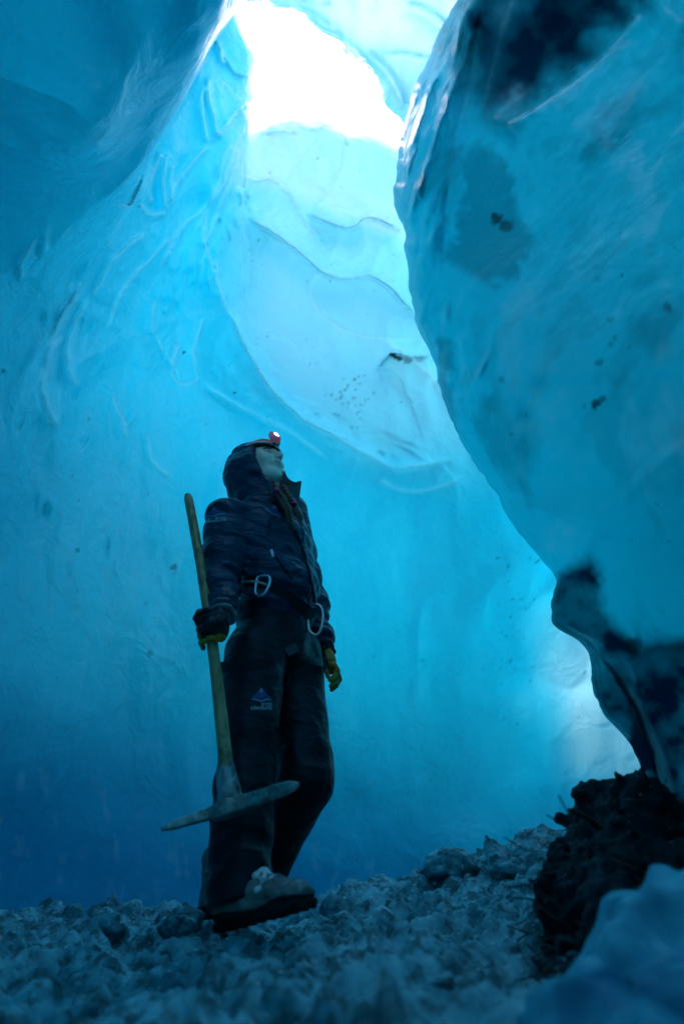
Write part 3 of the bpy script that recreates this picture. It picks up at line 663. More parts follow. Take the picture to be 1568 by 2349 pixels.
STRAP = cloth('webbing', (.004, .005, .006), (.012, .014, .016), .7, .1, .1)
COLLAR = cloth('collar_cloth', (.006, .012, .014), (.014, .028, .03), .8, .1, .2)
GLOVE = cloth('glove_cloth', (.005, .005, .006), (.018, .017, .015), .8, .1, .6, snow=.25)
LEATHER = cloth('glove_leather', (.50, .26, .02), (.22, .11, .015), .6, .1, .5, snow=.12)
BOOT = cloth('boot_leather', (.04, .055, .055), (.26, .29, .27), .6, .1, .6, snow=.6)
SOLE = cloth('boot_rubber', (.006, .006, .006), (.02, .02, .02), .8, 0, .5)
CUFF = cloth('cuff_cloth', (.05, .07, .08), (.30, .34, .35), .85, .2, .5, snow=.3)
HAIR = cloth('hair', (.05, .032, .018), (.16, .11, .065), .5, .1, .3)
TIE = cloth('hair_tie_pink', (.5, .01, .14), (.35, .01, .10), .6, .1, .1)
SNOWM = cloth('stuck_snow', (.45, .55, .58), (.7, .78, .8), .7, 0, .6)
def skin_mat():
    m, n, b = mat('skin'); co = objco(n)
    n.links.new(mixc(n, noise(n, co, 22, 4), (.78, .62, .50), (.84, .70, .58)), b.inputs['Base Color'])
    b.inputs['Roughness'].default_value = .5; b.inputs['Subsurface Weight'].default_value = .15; b.inputs['Subsurface Radius'].default_value = (.01, .004, .002); b.inputs['Subsurface Scale'].default_value = 1
    n.links.new(bump(n, noise(n, co, 160, 3), .15, .001), b.inputs['Normal']); return m
SKIN = skin_mat()
def plain(name, col, rough=.4, metal=0., bscale=60, bstr=.15, col2=None, emis=None):
    m, n, b = mat(name); co = objco(n)
    if col2: n.links.new(mixc(n, ramp(n, noise(n, co, bscale * .4, 5, .65), [(.38, (0,)*3), (.62, (1,)*3)]), col, col2), b.inputs['Base Color'])
    else: b.inputs['Base Color'].default_value = (*col, 1)
    b.inputs['Roughness'].default_value = rough; b.inputs['Metallic'].default_value = metal
    n.links.new(bump(n, noise(n, co, bscale, 4, .6), bstr, .002), b.inputs['Normal'])
    if emis: b.inputs['Emission Color'].default_value = (*emis[0], 1); b.inputs['Emission Strength'].default_value = emis[1]
    return m
LIPS = plain('lip_skin', (.42, .20, .17), .4); BROW = plain('brow_hair', (.06, .045, .03), .8)
HELM = plain('helmet_shell', (.35, .62, .58), .35, col2=(.42, .68, .64)); HLIN = plain('helmet_liner', (.006, .01, .01), .8)
LAMPB = plain('lamp_body_pink', (.50, .14, .28), .4, col2=(.36, .10, .22), emis=((.9, .35, .45), .02)); LAMPG = plain('lamp_grey', (.10, .16, .2), .5)
GLOW = plain('lamp_glow', (1, .8, .6), .4, emis=((1, .52, .40), 1.1))
ALU = plain('aluminium', (.38, .66, .72), .28, 1.0, 90, .1, col2=(.25, .5, .58)); STEEL = plain('steel', (.45, .5, .5), .35, 1.0)
PRINTW = plain('print_pale', (.42, .55, .62), .6); PRINTB = plain('print_blue', (.015, .05, .20), .6); PRINTL = plain('print_light_blue', (.10, .25, .42), .6)
EYEW = plain('eye_white', (.6, .58, .54), .2); EYED = plain('eye_dark', (.03, .035, .03), .15)

# ------------------------------------------------------------------ the climber: joints
FWD = norm((.87, -.49, 0)); RGT = np.array([FWD[1], -FWD[0], 0]); UPV = np.array([0, 0, 1.])      # she faces right and towards the camera
J_ = dict(
    shR=P3(522,1192,2.19), elR=P3(505,1318,2.16), wrR=P3(512,1402,2.06), haR=P3(487,1460,2.03),
    shL=P3(662,1175,2.48), elL=P3(716,1395,2.55), wrL=P3(738,1482,2.50), haL=P3(756,1545,2.48),
    chest=P3(622,1245,2.34), belly=P3(640,1345,2.32), hem=P3(632,1400,2.34), neck=P3(618,1130,2.36), head=P3(597,1075,2.32),
    hipR=P3(585,1500,2.26), knR=P3(563,1775,2.18), anR=P3(547,2088,2.10),
    hipL=P3(668,1500,2.44), knL=P3(700,1790,2.33), anL=P3(590,2030,2.55))
person = empty('person', tuple(P3(560, 2120, 2.3)), label='climber in dark hooded jacket, black trousers and boots, gazing up, hand on pickaxe', category='person')
def folds(P, a, b, amp, freq, seed, skew=.6):
    e = np.asarray(b) - np.asarray(a); L = np.linalg.norm(e); e = e / L; t = (P - a) @ e
    w = vnoise(P * 9, seed) * .9 + vnoise(P * 4, seed + 1) * 1.2
    ph = t * freq + w * 2.2 + (P @ RGT) * skew * 8
    s = np.sin(ph); return -amp * (np.sign(s) * np.abs(s) ** .7) * (.55 + .45 * vnoise(P * 5 + 3, seed + 2))
def f_torso(P, g=0.):
    c, be, he, nk = J_['chest'], J_['belly'], J_['hem'], J_['neck']
    up = c + [0, 0, .10]
    d = cone(P, c - [0, 0, .03] , up, .122 + g, .105 + g, RGT, 1.42)
    d = smin(d, cone(P, be - FWD * .0, c, .120 + g, .128 + g, RGT, 1.36), .05)
    d = smin(d, cone(P, he - FWD * .01, be, .125 + g, .120 + g, RGT, 1.26), .04)
    d = smin(d, cone(P, up, nk, .09 + g, .07 + g), .06)
    return d
def f_jacket(P):
    d = f_torso(P, .004)
    sh = J_['shR']; d = smin(d, cone(P, J_['shR'], J_['elR'], .083, .070), .035)
    d2 = cone(P, J_['elR'], J_['wrR'], .070, .050); d2 = d2 + folds(P, J_['shR'], J_['wrR'], .0095, 90, 10)
    d = smin(d + folds(P, J_['shR'], J_['wrR'], .006, 75, 12) * sstep(.12, 0, np.abs((P - J_['elR']) @ RGT) - .03), d2, .02)
    d = smin(d, cone(P, J_['shL'], J_['elL'], .080, .064), .03); d = smin(d, cone(P, J_['elL'], J_['wrL'], .064, .046) + folds(P, J_['elL'], J_['wrL'], .006, 110, 20), .03)
    # puffed panels over the chest and belly, belt pinch, stand-off hem
    z = P[..., 2]; d = d + .011 * (np.abs(np.sin((z + .12 * (P @ FWD)) * 30 + 1.3 * vnoise(P * 5, 31))) ** .6 * -1 + .6) * sstep(J_['belly'][2] - .25, J_['belly'][2], z) * (1 - sstep(J_['chest'][2] + .05, J_['chest'][2] + .15, z))
    bz = J_['hem'][2] + .045 - .25 * ((P - J_['hem']) @ FWD)
    d = d + .013 * np.exp(-((z - bz) / .022) ** 2)
    d = d - .010 * np.exp(-((z - bz + .05) / .03) ** 2)
    # zip ridge on the front middle line
    lat = (P - J_['chest']) @ RGT; fr = (P - J_['chest']) @ FWD
    d = d - .006 * np.exp(-(lat / .010) ** 2) * (fr > .02)
    # armhole seam
    d = d + .006 * np.exp(-((lat - .135) / .012) ** 2) * (z > J_['chest'][2] - .12)
    d = d - .004 * fbm(P, 9, 3, 33)
    hemz = J_['hem'][2] - .035 - .62 * ((P - J_['hem']) @ FWD) + .15 * ((P - J_['hem']) @ RGT)   # open bottom, lower in front
    cut = np.minimum(hemz - z, np.minimum(cone(P, J_['elR'], J_['wrR'], .078, .07), cone(P, J_['elL'], J_['wrL'], .072, .06))) * .8
    inner = f_torso(P, -.022); d = smax(d, np.minimum(cut, 1), .01)
    d = np.where(z < J_['hem'][2] + .02, smax(d, -inner, .006), d)
    # wrists end with a cut
    for a, b in (('elR', 'wrR'), ('elL', 'wrL')):
        e = norm(J_[b] - J_[a]); pl = (P - J_[b]) @ e - .012
        near = np.linalg.norm(P - J_[b], axis=-1) < .12
        d = np.where(near, smax(d, pl, .008), d)
    return d
HD = J_['head']
# head axes: face turned right and up
ftilt = math.radians(21); fyaw = norm((.76, -.65, 0))
HF = norm(fyaw * math.cos(ftilt) + UPV * math.sin(ftilt)); HR = norm(np.cross(HF, UPV)); HU = np.cross(HR, HF)
HAX = [HR, HF, HU]
def hp(r, f, u): return HD + HR * r + HF * f + HU * u
def f_head(P):
    q = (P - HD) @ np.array(HAX).T; x, y, z = q[..., 0], q[..., 1], q[..., 2]; ax_ = np.abs(x); qs = np.stack([ax_, y, z], -1)
    d = ell(q, (0, -.005, .028), (.074, .093, .088))                       # cranium
    d = smin(d, ell(q, (0, .028, -.022), (.055, .062, .072)), .025)           # face mass
    d = smin(d, ell(q, (0, .052, -.088), (.030, .026, .024)), .028)         # chin
    d = smin(d, cone(qs, (.044, -.02, -.058), (.010, .056, -.090), .015, .016), .025)  # jaw
    d = smin(d, ell(qs, (.036, .066, -.022), (.022, .018, .018)), .025)       # cheekbones
    d = smin(d, cone(qs, (.0, .088, .020), (.034, .076, .024), .009, .008), .014)  # brow
    d = smax(d, -ell(qs, (.031, .093, .004), (.020, .024, .015)), .009)       # eye sockets
    d = smin(d, ell(qs, (.031, .074, .003), (.0125, .0125, .0115)), .004)      # eyeballs under lids
    d = smin(d, cone(qs, (.0215, .083, .0095), (.040, .076, .0095), .003, .003), .004)   # upper lid
    d = smin(d, cone(qs, (.0215, .083, -.005), (.040, .076, -.004), .0025, .0025), .004)
    d = smin(d, cone(q, (0, .092, .010), (0, .113, -.026), .0075, .0115), .012)   # nose
    d = smin(d, ell(qs, (.010, .101, -.031), (.0085, .010, .0075)), .006)       # nostril wings
    d = smax(d, -ell(qs, (.0065, .103, -.0385), (.0042, .006, .005)), .002)
    d = smin(d, ell(q, (0, .083, -.052), (.028, .014, .018)), .014)            # muzzle
    d = smin(d, cone(qs, (0, .098, -.0515), (.020, .088, -.055), .0048, .0025), .004)   # upper lip
    d = smin(d, cone(qs, (0, .096, -.0635), (.018, .087, -.0605), .0052, .0025), .004)    # lower lip
    d = smax(d, -cone(qs, (0, .105, -.0575), (.023, .091, -.0585), .0016, .0012), .002)  # mouth line
    d = smin(d, ell(qs, (.074, -.006, -.008), (.008, .016, .028)), .006)      # ears
    return d
def f_body(P):
    d = f_head(P)
    d = smin(d, cone(P, hp(0, -.02, -.06), J_['neck'] - [0, 0, .03], .052, .058), .03)
    d = smin(d, f_torso(P, -.03), .03)
    for a, b, c, h_ in (('shR', 'elR', 'wrR', 'haR'), ('shL', 'elL', 'wrL', 'haL')):
        d = smin(d, cone(P, J_[a], J_[b], .048, .040), .02); d = smin(d, cone(P, J_[b], J_[c], .040, .027), .02); d = smin(d, cone(P, J_[c], J_[c] + (J_[h_] - J_[c]) * .4, .027, .026), .01)
    for a, b, c in (('hipR', 'knR', 'anR'), ('hipL', 'knL', 'anL')):
        d = smin(d, cone(P, J_[a], J_[b], .082, .055), .03); d = smin(d, cone(P, J_[b], J_[c], .052, .036), .02)
    return d
lo = np.min(list(J_.values()), 0) - .14; hi = np.max(list(J_.values()), 0) + .16
Vb, Qb = surfnets(f_body, lo, hi, .011)
# keep the fine head, join it to the coarse body below the neck: sample the head region finely and weld by one surface
def f_body_fine(P): return f_body(P)
body = None
V1, Q1 = surfnets(f_body, HD - .155, HD + .155, .0033)
# (one continuous skin: the fine grid covers head and neck, the coarse one the clothed rest)
cz = HD[2] - .148
def cutq(V, Q, keepv): return Q[keepv[Q].all(1)]
inb = (np.abs(Vb - HD) < .149).all(1)
Qb2 = Qb[~inb[Qb].all(1)]; Q12 = Q1[((np.abs(V1 - HD) < .1525)[Q1].all(-1)).all(1)]
Vall = np.concatenate([relax(Vb, Qb, 1), relax(V1, Q1, 1, .35)]); Qall = np.concatenate([Qb2, Q12 + len(Vb)])
bm_ = mesh_np('body', Vall, Qall, SKIN); bm_.materials.append(LIPS); bm_.materials.append(BROW)
cq = (Vall[Qall].mean(1) - HD) @ np.array(HAX).T; ax3 = np.abs(cq[:, 0])
lip = (((ax3 / .023) ** 2 + ((cq[:, 2] + .0575) / .0085) ** 2) < 1) & (cq[:, 1] > .07)
bro = (ax3 > .014) & (ax3 < .047) & (np.abs(cq[:, 2] - (.0250 - .25 * np.maximum(0, ax3 - .036))) < .0055) & (cq[:, 1] > .05)
lash = (ax3 > .018) & (ax3 < .044) & (np.abs(cq[:, 2] - .0085) < .0036) & (cq[:, 1] > .05)
if len(bm_.polygons) == len(Qall): bm_.polygons.foreach_set('material_index', np.where(lip, 1, np.where(bro | lash, 2, 0)).astype(np.int32))
child('body', bm_, person)
for sx in (-1, 1):
    pts = []
# eyes
def eye(sx):
    c = hp(sx * .031, .0765, .0030); V, Q = surfnets(lambda P: ell(P, c, (.0118,) * 3), c - .014, c + .014, .0016)
    me = mesh_np('eye', V, Q, EYEW); me.materials.append(EYED)
    g = norm(HF + HU * .25); mi = [1 if ((np.mean(V[list(p.vertices)], 0) - c) @ g) > .0095 else 0 for p in me.polygons]; me.polygons.foreach_set('material_index', mi)
    child('eye', me, person)
eye(-1); eye(1)

# hood: shell round the head, open in front
HC = hp(0, -.045, .0)
nkv = J_['neck'] 
def f_hood_solid(P, g=0.):
    d = ell(P, hp(0, -.030, .018), (.112 + g, .118 + g, .128 + g), HAX)
    d = smin(d, cone(P, hp(0, -.055, -.03), nkv - [0, 0, .06] - FWD * .02, .105 + g, .11 + g, RGT, 1.12), .05)
    return d
OPN = norm(HF * 1.0 + HU * -.10)
def f_hood(P):
    d = f_hood_solid(P)
    q = P - hp(0, 0, 0); ang = np.arctan2(q @ HR, q @ HU)
    d = d - .005 * np.sin(9 * ((P - nkv) @ HU) / .1 + 3 * vnoise(P * 10, 3)) * .6 - .004 * fbm(P, 14, 3, 6)
    d = d + .006 * np.exp(-(((P - hp(0, -.05, 0)) @ HF) / .009) ** 2)
    inn = f_hood_solid(P, -.020)
    d = smax(d, -inn, .004)
    face = (P - hp(0, .046, 0)) @ norm(HF - HU * .12)                      # front plane of the rim
    d = smax(d, face, .006)
    d = smin(d, np.abs(face + .004) - .002 + np.maximum(0, f_hood_solid(P, .0)) * 1.0 + np.maximum(0, -f_hood_solid(P, -.018)) , .004)
    d = smax(d, nkv[2] - .11 - P[..., 2], .01)
    return d
def f_jh(P):
    near = P[..., 2] > nkv[2] - .12
    d = f_jacket(P)
    if not near.any(): return d
    h = f_hood(P); return np.where(near, smin(d, h, .012), d)
jl = np.min([J_['wrR'], J_['wrL'], J_['hem']], 0) - .24; jh = np.max([J_['shL'], J_['head'] + .05, J_['wrL']], 0) + .17; jl[2] = J_['wrL'][2] - .05
jacket = sdf_part('jacket', f_jh, jl, jh, .0058, JACKET, person, 1)

# open stand-up collar at the throat
def P3w(px, py, Y): return P3(px, py, Y)
def patch(name, rows, mat_, parent, th=.005, sub=6):
    R = np.array(rows, float); n, m = R.shape[:2]; t0 = np.arange(n); t1 = np.arange(m); a = np.linspace(0, n-1, (n-1)*sub+1); b_ = np.linspace(0, m-1, (m-1)*sub+1)
    G = np.stack([np.stack([pchip(t0, R[:, j, k], a) for j in range(m)], 1) for k in range(3)], -1)
    G = np.stack([np.stack([pchip(t1, G[i, :, k], b_) for i in range(len(a))], 0) for k in range(3)], -1)
    N = np.cross(np.gradient(G, axis=0), np.gradient(G, axis=1)); N /= np.linalg.norm(N, axis=-1)[..., None] + 1e-9
    n_, m_ = G.shape[:2]; V = np.concatenate([(G + N * th / 2).reshape(-1, 3), (G - N * th / 2).reshape(-1, 3)]); o = n_ * m_
    f = [grid_faces(n_, m_), grid_faces(n_, m_, flip=True) + o]
    def strip(ids): ids = np.array(ids); return np.stack([ids[:-1], ids[:-1] + o, ids[1:] + o, ids[1:]], -1)
    f += [strip(np.arange(m_)), strip(np.arange(m_)[::-1] + (n_-1)*m_), strip(np.arange(n_)[::-1] * m_), strip(np.arange(n_) * m_ + m_-1)]
    return child(name, mesh_np(name, V, np.concatenate(f), mat_), parent)
patch('collar', [[P3(652,1080,2.30), P3(662,1100,2.27), P3(676,1106,2.30), P3(690,1104,2.34)],
                 [P3(640,1115,2.24), P3(660,1122,2.25), P3(676,1122,2.31), P3(688,1114,2.36)],
                 [P3(632,1140,2.20), P3(655,1146,2.22), P3(672,1148,2.30), P3(684,1146,2.37)],
                 [P3(640,1170,2.19), P3(660,1172,2.20), P3(676,1165,2.30), P3(682,1156,2.38)]], COLLAR, person, .008)
patch('collar', [[P3(606,1090,2.20), P3(613,1100,2.17), P3(622,1094,2.18)], [P3(612,1120,2.185), P3(624,1130,2.165), P3(634,1128,2.19)], [P3(634,1146,2.17), P3(644,1150,2.16), P3(654,1148,2.19)], [P3(652,1172,2.17), P3(660,1174,2.16), P3(668,1170,2.2)]], JACKET, person, .010)

# helmet with its lamp
def f_helm(P, g=0.): return ell(P, hp(0, -.012, .040), (.090 + g, .108 + g, .088 + g), HAX)
def f_helmet(P):
    d = smax(f_helm(P), -f_helm(P, -.012), .004); pl = -((P - hp(0, .04, .054)) @ norm(HU + HF * .18)); 
    d = smax(d, pl, .004)
    d = smin(d, np.maximum(np.abs(pl + .004) - .004, np.abs(f_helm(P, .003)) - .007), .003); return d
helmet = child('helmet', mesh_np('helmet', *surfnets(f_helmet, HD - .16, HD + .17, .004), HELM), person)
def f_lin(P):
    pl = -((P - hp(0, .04, .044)) @ norm(HU + HF * .18)); pl2 = (P - hp(0, .04, .058)) @ norm(HU + HF * .18)
    return np.maximum(np.maximum(np.maximum(f_helm(P, .004), -f_helm(P, -.016)), pl), pl2)
child('helmet_liner', mesh_np('helmet_liner', *surfnets(f_lin, HD - .15, HD + .16, .004), HLIN), helmet)
LC = P3(630, 1003, 2.215)
def lamp_part(name, fn, m_): V, Q = surfnets(fn, LC - .06, LC + .06, .0022); return child(name, mesh_np(name, relax(V, Q, 1), Q, m_), helmet)
LF = norm(norm((.55, -.75, 0)) * .85 + UPV * .45); LR = norm(np.cross(LF, UPV)); LU = np.cross(LR, LF); LAX = [LR, LF, LU]
def rbox(P, c, r, ax, k): q = np.abs((P - c) @ np.array(ax).T) - (np.array(r) - k); return np.sqrt((np.maximum(q, 0) ** 2).sum(-1)) + np.minimum(q.max(-1), 0) - k
lamp_part('headlamp', lambda P: rbox(P, LC, (.023, .014, .025), LAX, .011), LAMPB)
lamp_part('lamp_lens', lambda P: rbox(P, LC + LF * .011, (.011, .005, .013), LAX, .0045), GLOW)
lamp_part('battery_case', lambda P: rbox(P, LC - LF * .020 + LU * .010 - LR * .020, (.014, .010, .018), LAX, .003), LAMPG)
st = [hp(r, f, u) for r, f, u in [(x, -.012 + .113 * math.sqrt(max(0, 1 - (x/.095)**2 - ((u-.04)/.093)**2)), u) for x, u in ((-.075,.055),(-.05,.066),(-.02,.074),(.01,.076),(.04,.072),(.06,.066),(.078,.058),(.086,.052))]]
child('lamp_strap', tube_mesh('lamp_strap', spline(st), .0085, LAMPB, 8, .3), helmet)

# hair: braids out of the hood, with pink ties
def braid(pts, r, seed):
    c = spline(pts, 14); ms = []; L = len(c)
    T = np.gradient(c, axis=0); T /= np.linalg.norm(T, axis=1)[:, None]; u = np.cross(T, (0, .6, .8)); u /= np.linalg.norm(u, axis=1)[:, None]; v = np.cross(T, u)
    for k in range(3):
        ph = np.linspace(0, L * .42, L) + k * 2.094; rr = r * (1 - .35 * np.linspace(0, 1, L))
        ms.append(tube_mesh('s', c + u * (np.sin(ph) * rr * .8)[:, None] + v * (np.sin(2 * ph) * rr * .45)[:, None], rr * .62, HAIR, 7))
    return ms
def strands(name, ms): return child(name, join_np(name, ms), person)
br1 = strands('braid', braid([P3(628,1108,2.19), P3(634,1128,2.155), P3(648,1146,2.15), P3(655,1160,2.145), P3(662,1180,2.15), P3(664,1198,2.16)], .013, 1)
   + [tube_mesh('w', spline([P3(663+i*2,1192,2.16), P3(668+i*2,1206,2.17), P3(672+i*2,1218,2.19)]), np.interp(np.linspace(0,1,17),[0,.4,1],[.005,.006,.0015]), HAIR, 6) for i in (-1,0,1)])
br2 = strands('braid', braid([P3(650,1118,2.24), P3(660,1138,2.20), P3(674,1158,2.195)], .012, 2)
   + [tube_mesh('w', spline([P3(673+i,1156,2.20), P3(680+i*1.6,1172,2.19), P3(688+i*1.3,1188,2.19), P3(688+i*.6,1204+i,2.195)]), np.interp(np.linspace(0,1,25),[0,.4,1],[.0045,.006,.0012]), HAIR, 6) for i in (-3,-1,1,3)])
for p, r_, pr_ in ((P3(633,1127,2.14), .013, br1), (P3(673,1156,2.185), .012, br2)):
    V, Q = surfnets(lambda P: ell(P, p, (r_, r_, r_ * .7)) - .002 * vnoise(P * 300, 1), p - .02, p + .02, .0022); child('hair_tie', mesh_np('hair_tie', V, Q, TIE), pr_)

# trousers
def f_trous(P):
    z = P[..., 2]; he = J_['hem']
    d = cone(P, he - [0, 0, .03] - FWD * .01, (J_['hipR'] + J_['hipL']) / 2 + [0, 0, .0], .125, .120, RGT, 1.18)
    kR, kL = J_['knR'], J_['knL']; aR, aL = J_['anR'], J_['anL']
    dR = cone(P, J_['hipR'], kR, .104, .086); dR = smin(dR, cone(P, kR, aR, .086, .084, FWD, 1.06), .02)
    dR = dR + folds(P, kR, aR, .0055, 46, 40, .5) * sstep(kR[2] + .15, kR[2] - .1, z) + folds(P, J_['hipR'], kR, .0035, 30, 43, 1.4)
    dL = cone(P, J_['hipL'], kL, .112, .088); dL = smin(dL, cone(P, kL, aL, .088, .072), .015)
    dL = dL + folds(P, J_['hipL'], kL, .005, 26, 50, 2.0) - .006 * fbm(P * [1, 1, .4], 9, 3, 55)
    d = smin(d, dR, .03); d = smin(d, dL, .018)
    d = d - .004 * fbm(P * [1, 1, .5], 10, 3, 44)
    # vertical pressed seam on the near leg, drooping cuff
    for k_, an in (('knR', aR), ('knL', aL)):
        e = norm(an - J_[k_]); pl = (P - an) @ e - (.0 if k_ == 'knR' else .0) - .012 * vnoise(P * 12, 7)
        d = np.where(np.linalg.norm(P - an, axis=-1) < .17, smax(d, pl, .008), d)
    return d
pts_ = [J_[k] for k in ('hipR', 'hipL', 'knR', 'knL', 'anR', 'anL', 'hem')]
trousers = sdf_part('trousers', f_trous, np.min(pts_, 0) - .17, np.max(pts_, 0) + .16, .0062, TROUS, person, 1)

# boots
def boot(name, heel, toe, up, sc, top):
    fw = norm(toe - heel); rt = norm(np.cross(fw, up)); u2 = np.cross(rt, fw); AX = [rt, fw, u2]; L = np.linalg.norm(toe - heel)
    def fb(P):
        q = (P - heel) @ np.array(AX).T; x, y, z = q[..., 0], q[..., 1], q[..., 2]
        d = cone(q, (0, .055, .060), (0, L - .065, .045), .046, .036, (1, 0, 0), 1.08)
        d = smin(d, ell(q, (0, L - .055, .042), (.044, .056, .028)), .018)
        d = smin(d, cone(q, (0, .055, .06), (0, .055, top), .050, .052), .03)
        d = smin(d, cone(q, (0, .10, .10), (0, L - .11, .062), .038, .030), .02)
        d = d - .007 * fbm(P, 24, 4, 8)
        return smax(d, .018 - z, .003)
    def fs(P):
        q = (P - heel) @ np.array(AX).T; x, y, z = q[..., 0], q[..., 1], q[..., 2]
        w = pchip([-.02, .03, .10, .17, L - .07, L - .02, L + .005], [.020, .036, .034, .040, .050, .036, .010], y)
        foot = np.maximum(np.abs(x + .004 * np.sin(y * 20)) - w, np.maximum(-y - .004, y - L - .004))
        lug = .006 * (np.sin(y * 190) > .1)
        return np.maximum(foot, np.maximum(z - .024, -z + .002 + lug)) * .8
    b = child(name, mesh_np(name, *surfnets(fb, np.minimum(heel, toe) - .13, np.maximum(heel, toe) + [.13, .13, .24], .005), BOOT), person)
    from mathutils.bvhtree import BVHTree as BT_
    tr = BT_.FromPolygons([v.co.copy() for v in b.data.vertices], [tuple(p.vertices) for p in b.data.polygons])
    def on(x, y):
        o_ = heel + rt * x + fw * y + u2 * .30; h_ = tr.ray_cast(Vector(o_), Vector(-u2)); return np.array(h_[0]) + u2 * .003 if h_[0] is not None else None
    for k in range(5):
        for sg in (-1, 1):
            pp = [on(sg * x, .118 + k * .021 + (x / .028) * .010) for x in (-.028, -.018, -.008, 0, .008, .018, .028)]
            if all(p is not None for p in pp): child('lace', tube_mesh('lace', spline(pp, 3), .0034, SOLE if k % 2 else CUFF, 6), b)
    def fr_(P):
        z = (P - heel) @ u2; return smax(smax(fb(P) - .004, z - .036 - .006 * np.sin(((P - heel) @ fw) * 34), .003), -(fb(P) + .004), .002)
    child('rand', mesh_np('rand', *surfnets(fr_, np.minimum(heel, toe) - .13, np.maximum(heel, toe) + [.13, .13, .12], .005), SOLE), b)
    child('sole', mesh_np('sole', *surfnets(fs, np.minimum(heel, toe) - .09, np.maximum(heel, toe) + .09, .004), SOLE), b)
    return b
hR = P3(505, 2143, 2.13); tR = P3(722, 2082, 1.97); boot('boot', hR, tR, UPV, 1, .13)
hL = P3(470, 2112, 2.66); tL = P3(640, 2108, 2.42); boot('boot', hL, tL, UPV, 1, .19)
# gobs of snow on the near boot
bf = norm(tR - hR); br = norm(np.cross(bf, UPV)); bu = np.cross(br, bf)
def bp(x, y, z): return hR + br * x + bf * y + bu * z
def f_gob(P):
    d = None
    for c, r in ((bp(0,.150,.105),.026),(bp(.012,.175,.092),.024),(bp(-.005,.135,.135),.018),(bp(.0,.128,.158),.012),(bp(.03,.16,.07),.018),(bp(.032,.12,.065),.014),(bp(0,.20,.075),.02)):
        e_ = ell(P, c, (r, r, r * .8)); d = e_ if d is None else smin(d, e_, .010)
    return d - .006 * fbm(P, 45, 3, 2)
child('snow_clump', mesh_np('snow_clump', *surfnets(f_gob, bp(0,.15,.1) - .11, bp(0,.15,.1) + .11, .0045), SNOWM), person)
# ------------------------------------------------------------------ pickaxe held upside down
A_top = P3(431, 1136, 2.12); A_bot = P3(522, 1788, 1.98); AXD = norm(A_bot - A_top)
pick = empty('pickaxe', tuple(A_bot), label='long wooden-handled pickaxe hanging head down from the climber\'s right hand', category='pickaxe')
m, n, b = mat('ash_wood'); co = objco(n)
g1 = noise(n, scaled(n, co, (34, 34, 3.2), (0, .17, 0)), 1.0, 6, .6, 1.2)
c = ramp(n, g1, [(.3, (.13, .085, .03)), (.5, (.30, .21, .085)), (.68, (.42, .32, .15))])
c = mixc(n, ramp(n, noise(n, co, 11, 5, .7), [(.55, (0,)*3), (.7, (1,)*3)]), c, (.05, .045, .02))
c = mixc(n, ramp(n, noise(n, co, 30, 5, .7), [(.66, (0,)*3), (.72, (1,)*3)]), c, (.35, .34, .25))
n.links.new(c, b.inputs['Base Color']); b.inputs['Roughness'].default_value = .42; n.links.new(bump(n, g1, .35, .003), b.inputs['Normal']); WOOD = m
sT = np.linspace(0, 1, 60); hpts = A_top + (A_bot - A_top) * sT[:, None] + np.array([.012, 0, 0]) * np.sin(sT * 3.14)[:, None]
hr = np.interp(sT, [0, .008, .03, .3, .7, .9, 1], [.0125, .0165, .0178, .0178, .0195, .0215, .0225])
child('handle', tube_mesh('handle', hpts, hr, WOOD, 22, .88), pick)
m, n, b = mat('worn_steel'); co = objco(n)
rk = ramp(n, noise(n, co, 26, 6, .7, .5), [(.42, (0,)*3), (.58, (1,)*3)])
c = mixc(n, rk, (.11, .16, .15), (.24, .32, .30)); c = mixc(n, ramp(n, noise(n, co, 60, 4, .7), [(.56, (0,)*3), (.66, (1,)*3)]), c, (.36, .42, .40))
n.links.new(c, b.inputs['Base Color']); b.inputs['Metallic'].default_value = .55; b.inputs['Roughness'].default_value = .42
n.links.new(bump(n, noise(n, co, 70, 5, .7), .4, .003), b.inputs['Normal']); WSTEEL = m
m, n, b = mat('socket_steel'); co = objco(n)
c = mixc(n, ramp(n, noise(n, scaled(n, co, (40, 40, 8)), 1, 5, .7), [(.4, (0,)*3), (.62, (1,)*3)]), (.03, .04, .045), (.32, .38, .40))
n.links.new(c, b.inputs['Base Color']); b.inputs['Metallic'].default_value = .5; b.inputs['Roughness'].default_value = .38; n.links.new(bump(n, noise(n, co, 50, 4), .5, .003), b.inputs['Normal']); SOCK = m
S0 = P3(516, 1758, 1.985); S1 = P3(525, 1836, 1.955)
HL = P3(374, 1902, 1.90); HM = P3(512, 1862, 1.95); HR_ = P3(682, 1800, 1.86)
bd = norm(HR_ - HL); bn = norm(np.cross(bd, AXD)); AXP = [bd, bn, AXD]
def f_sock(P):
    q = (P - S0) @ np.array(AXP).T; L = np.linalg.norm(S1 - S0); t = np.clip(q[..., 2] / L, 0, 1)
    rx = .0255 + .010 * t; ry = .022 + .004 * t; e = np.sqrt((q[..., 0] / rx) ** 2 + (q[..., 1] / ry) ** 2)
    d = np.maximum((e - 1) * .022, np.maximum(-q[..., 2] - .004 * np.sin(q[..., 0] * 90), q[..., 2] - L - .01)); return d - .0012 * fbm(P, 60, 2, 4)
child('socket', mesh_np('socket', *surfnets(f_sock, np.minimum(S0, S1) - .07, np.maximum(S0, S1) + .07, .0026), SOCK), pick)
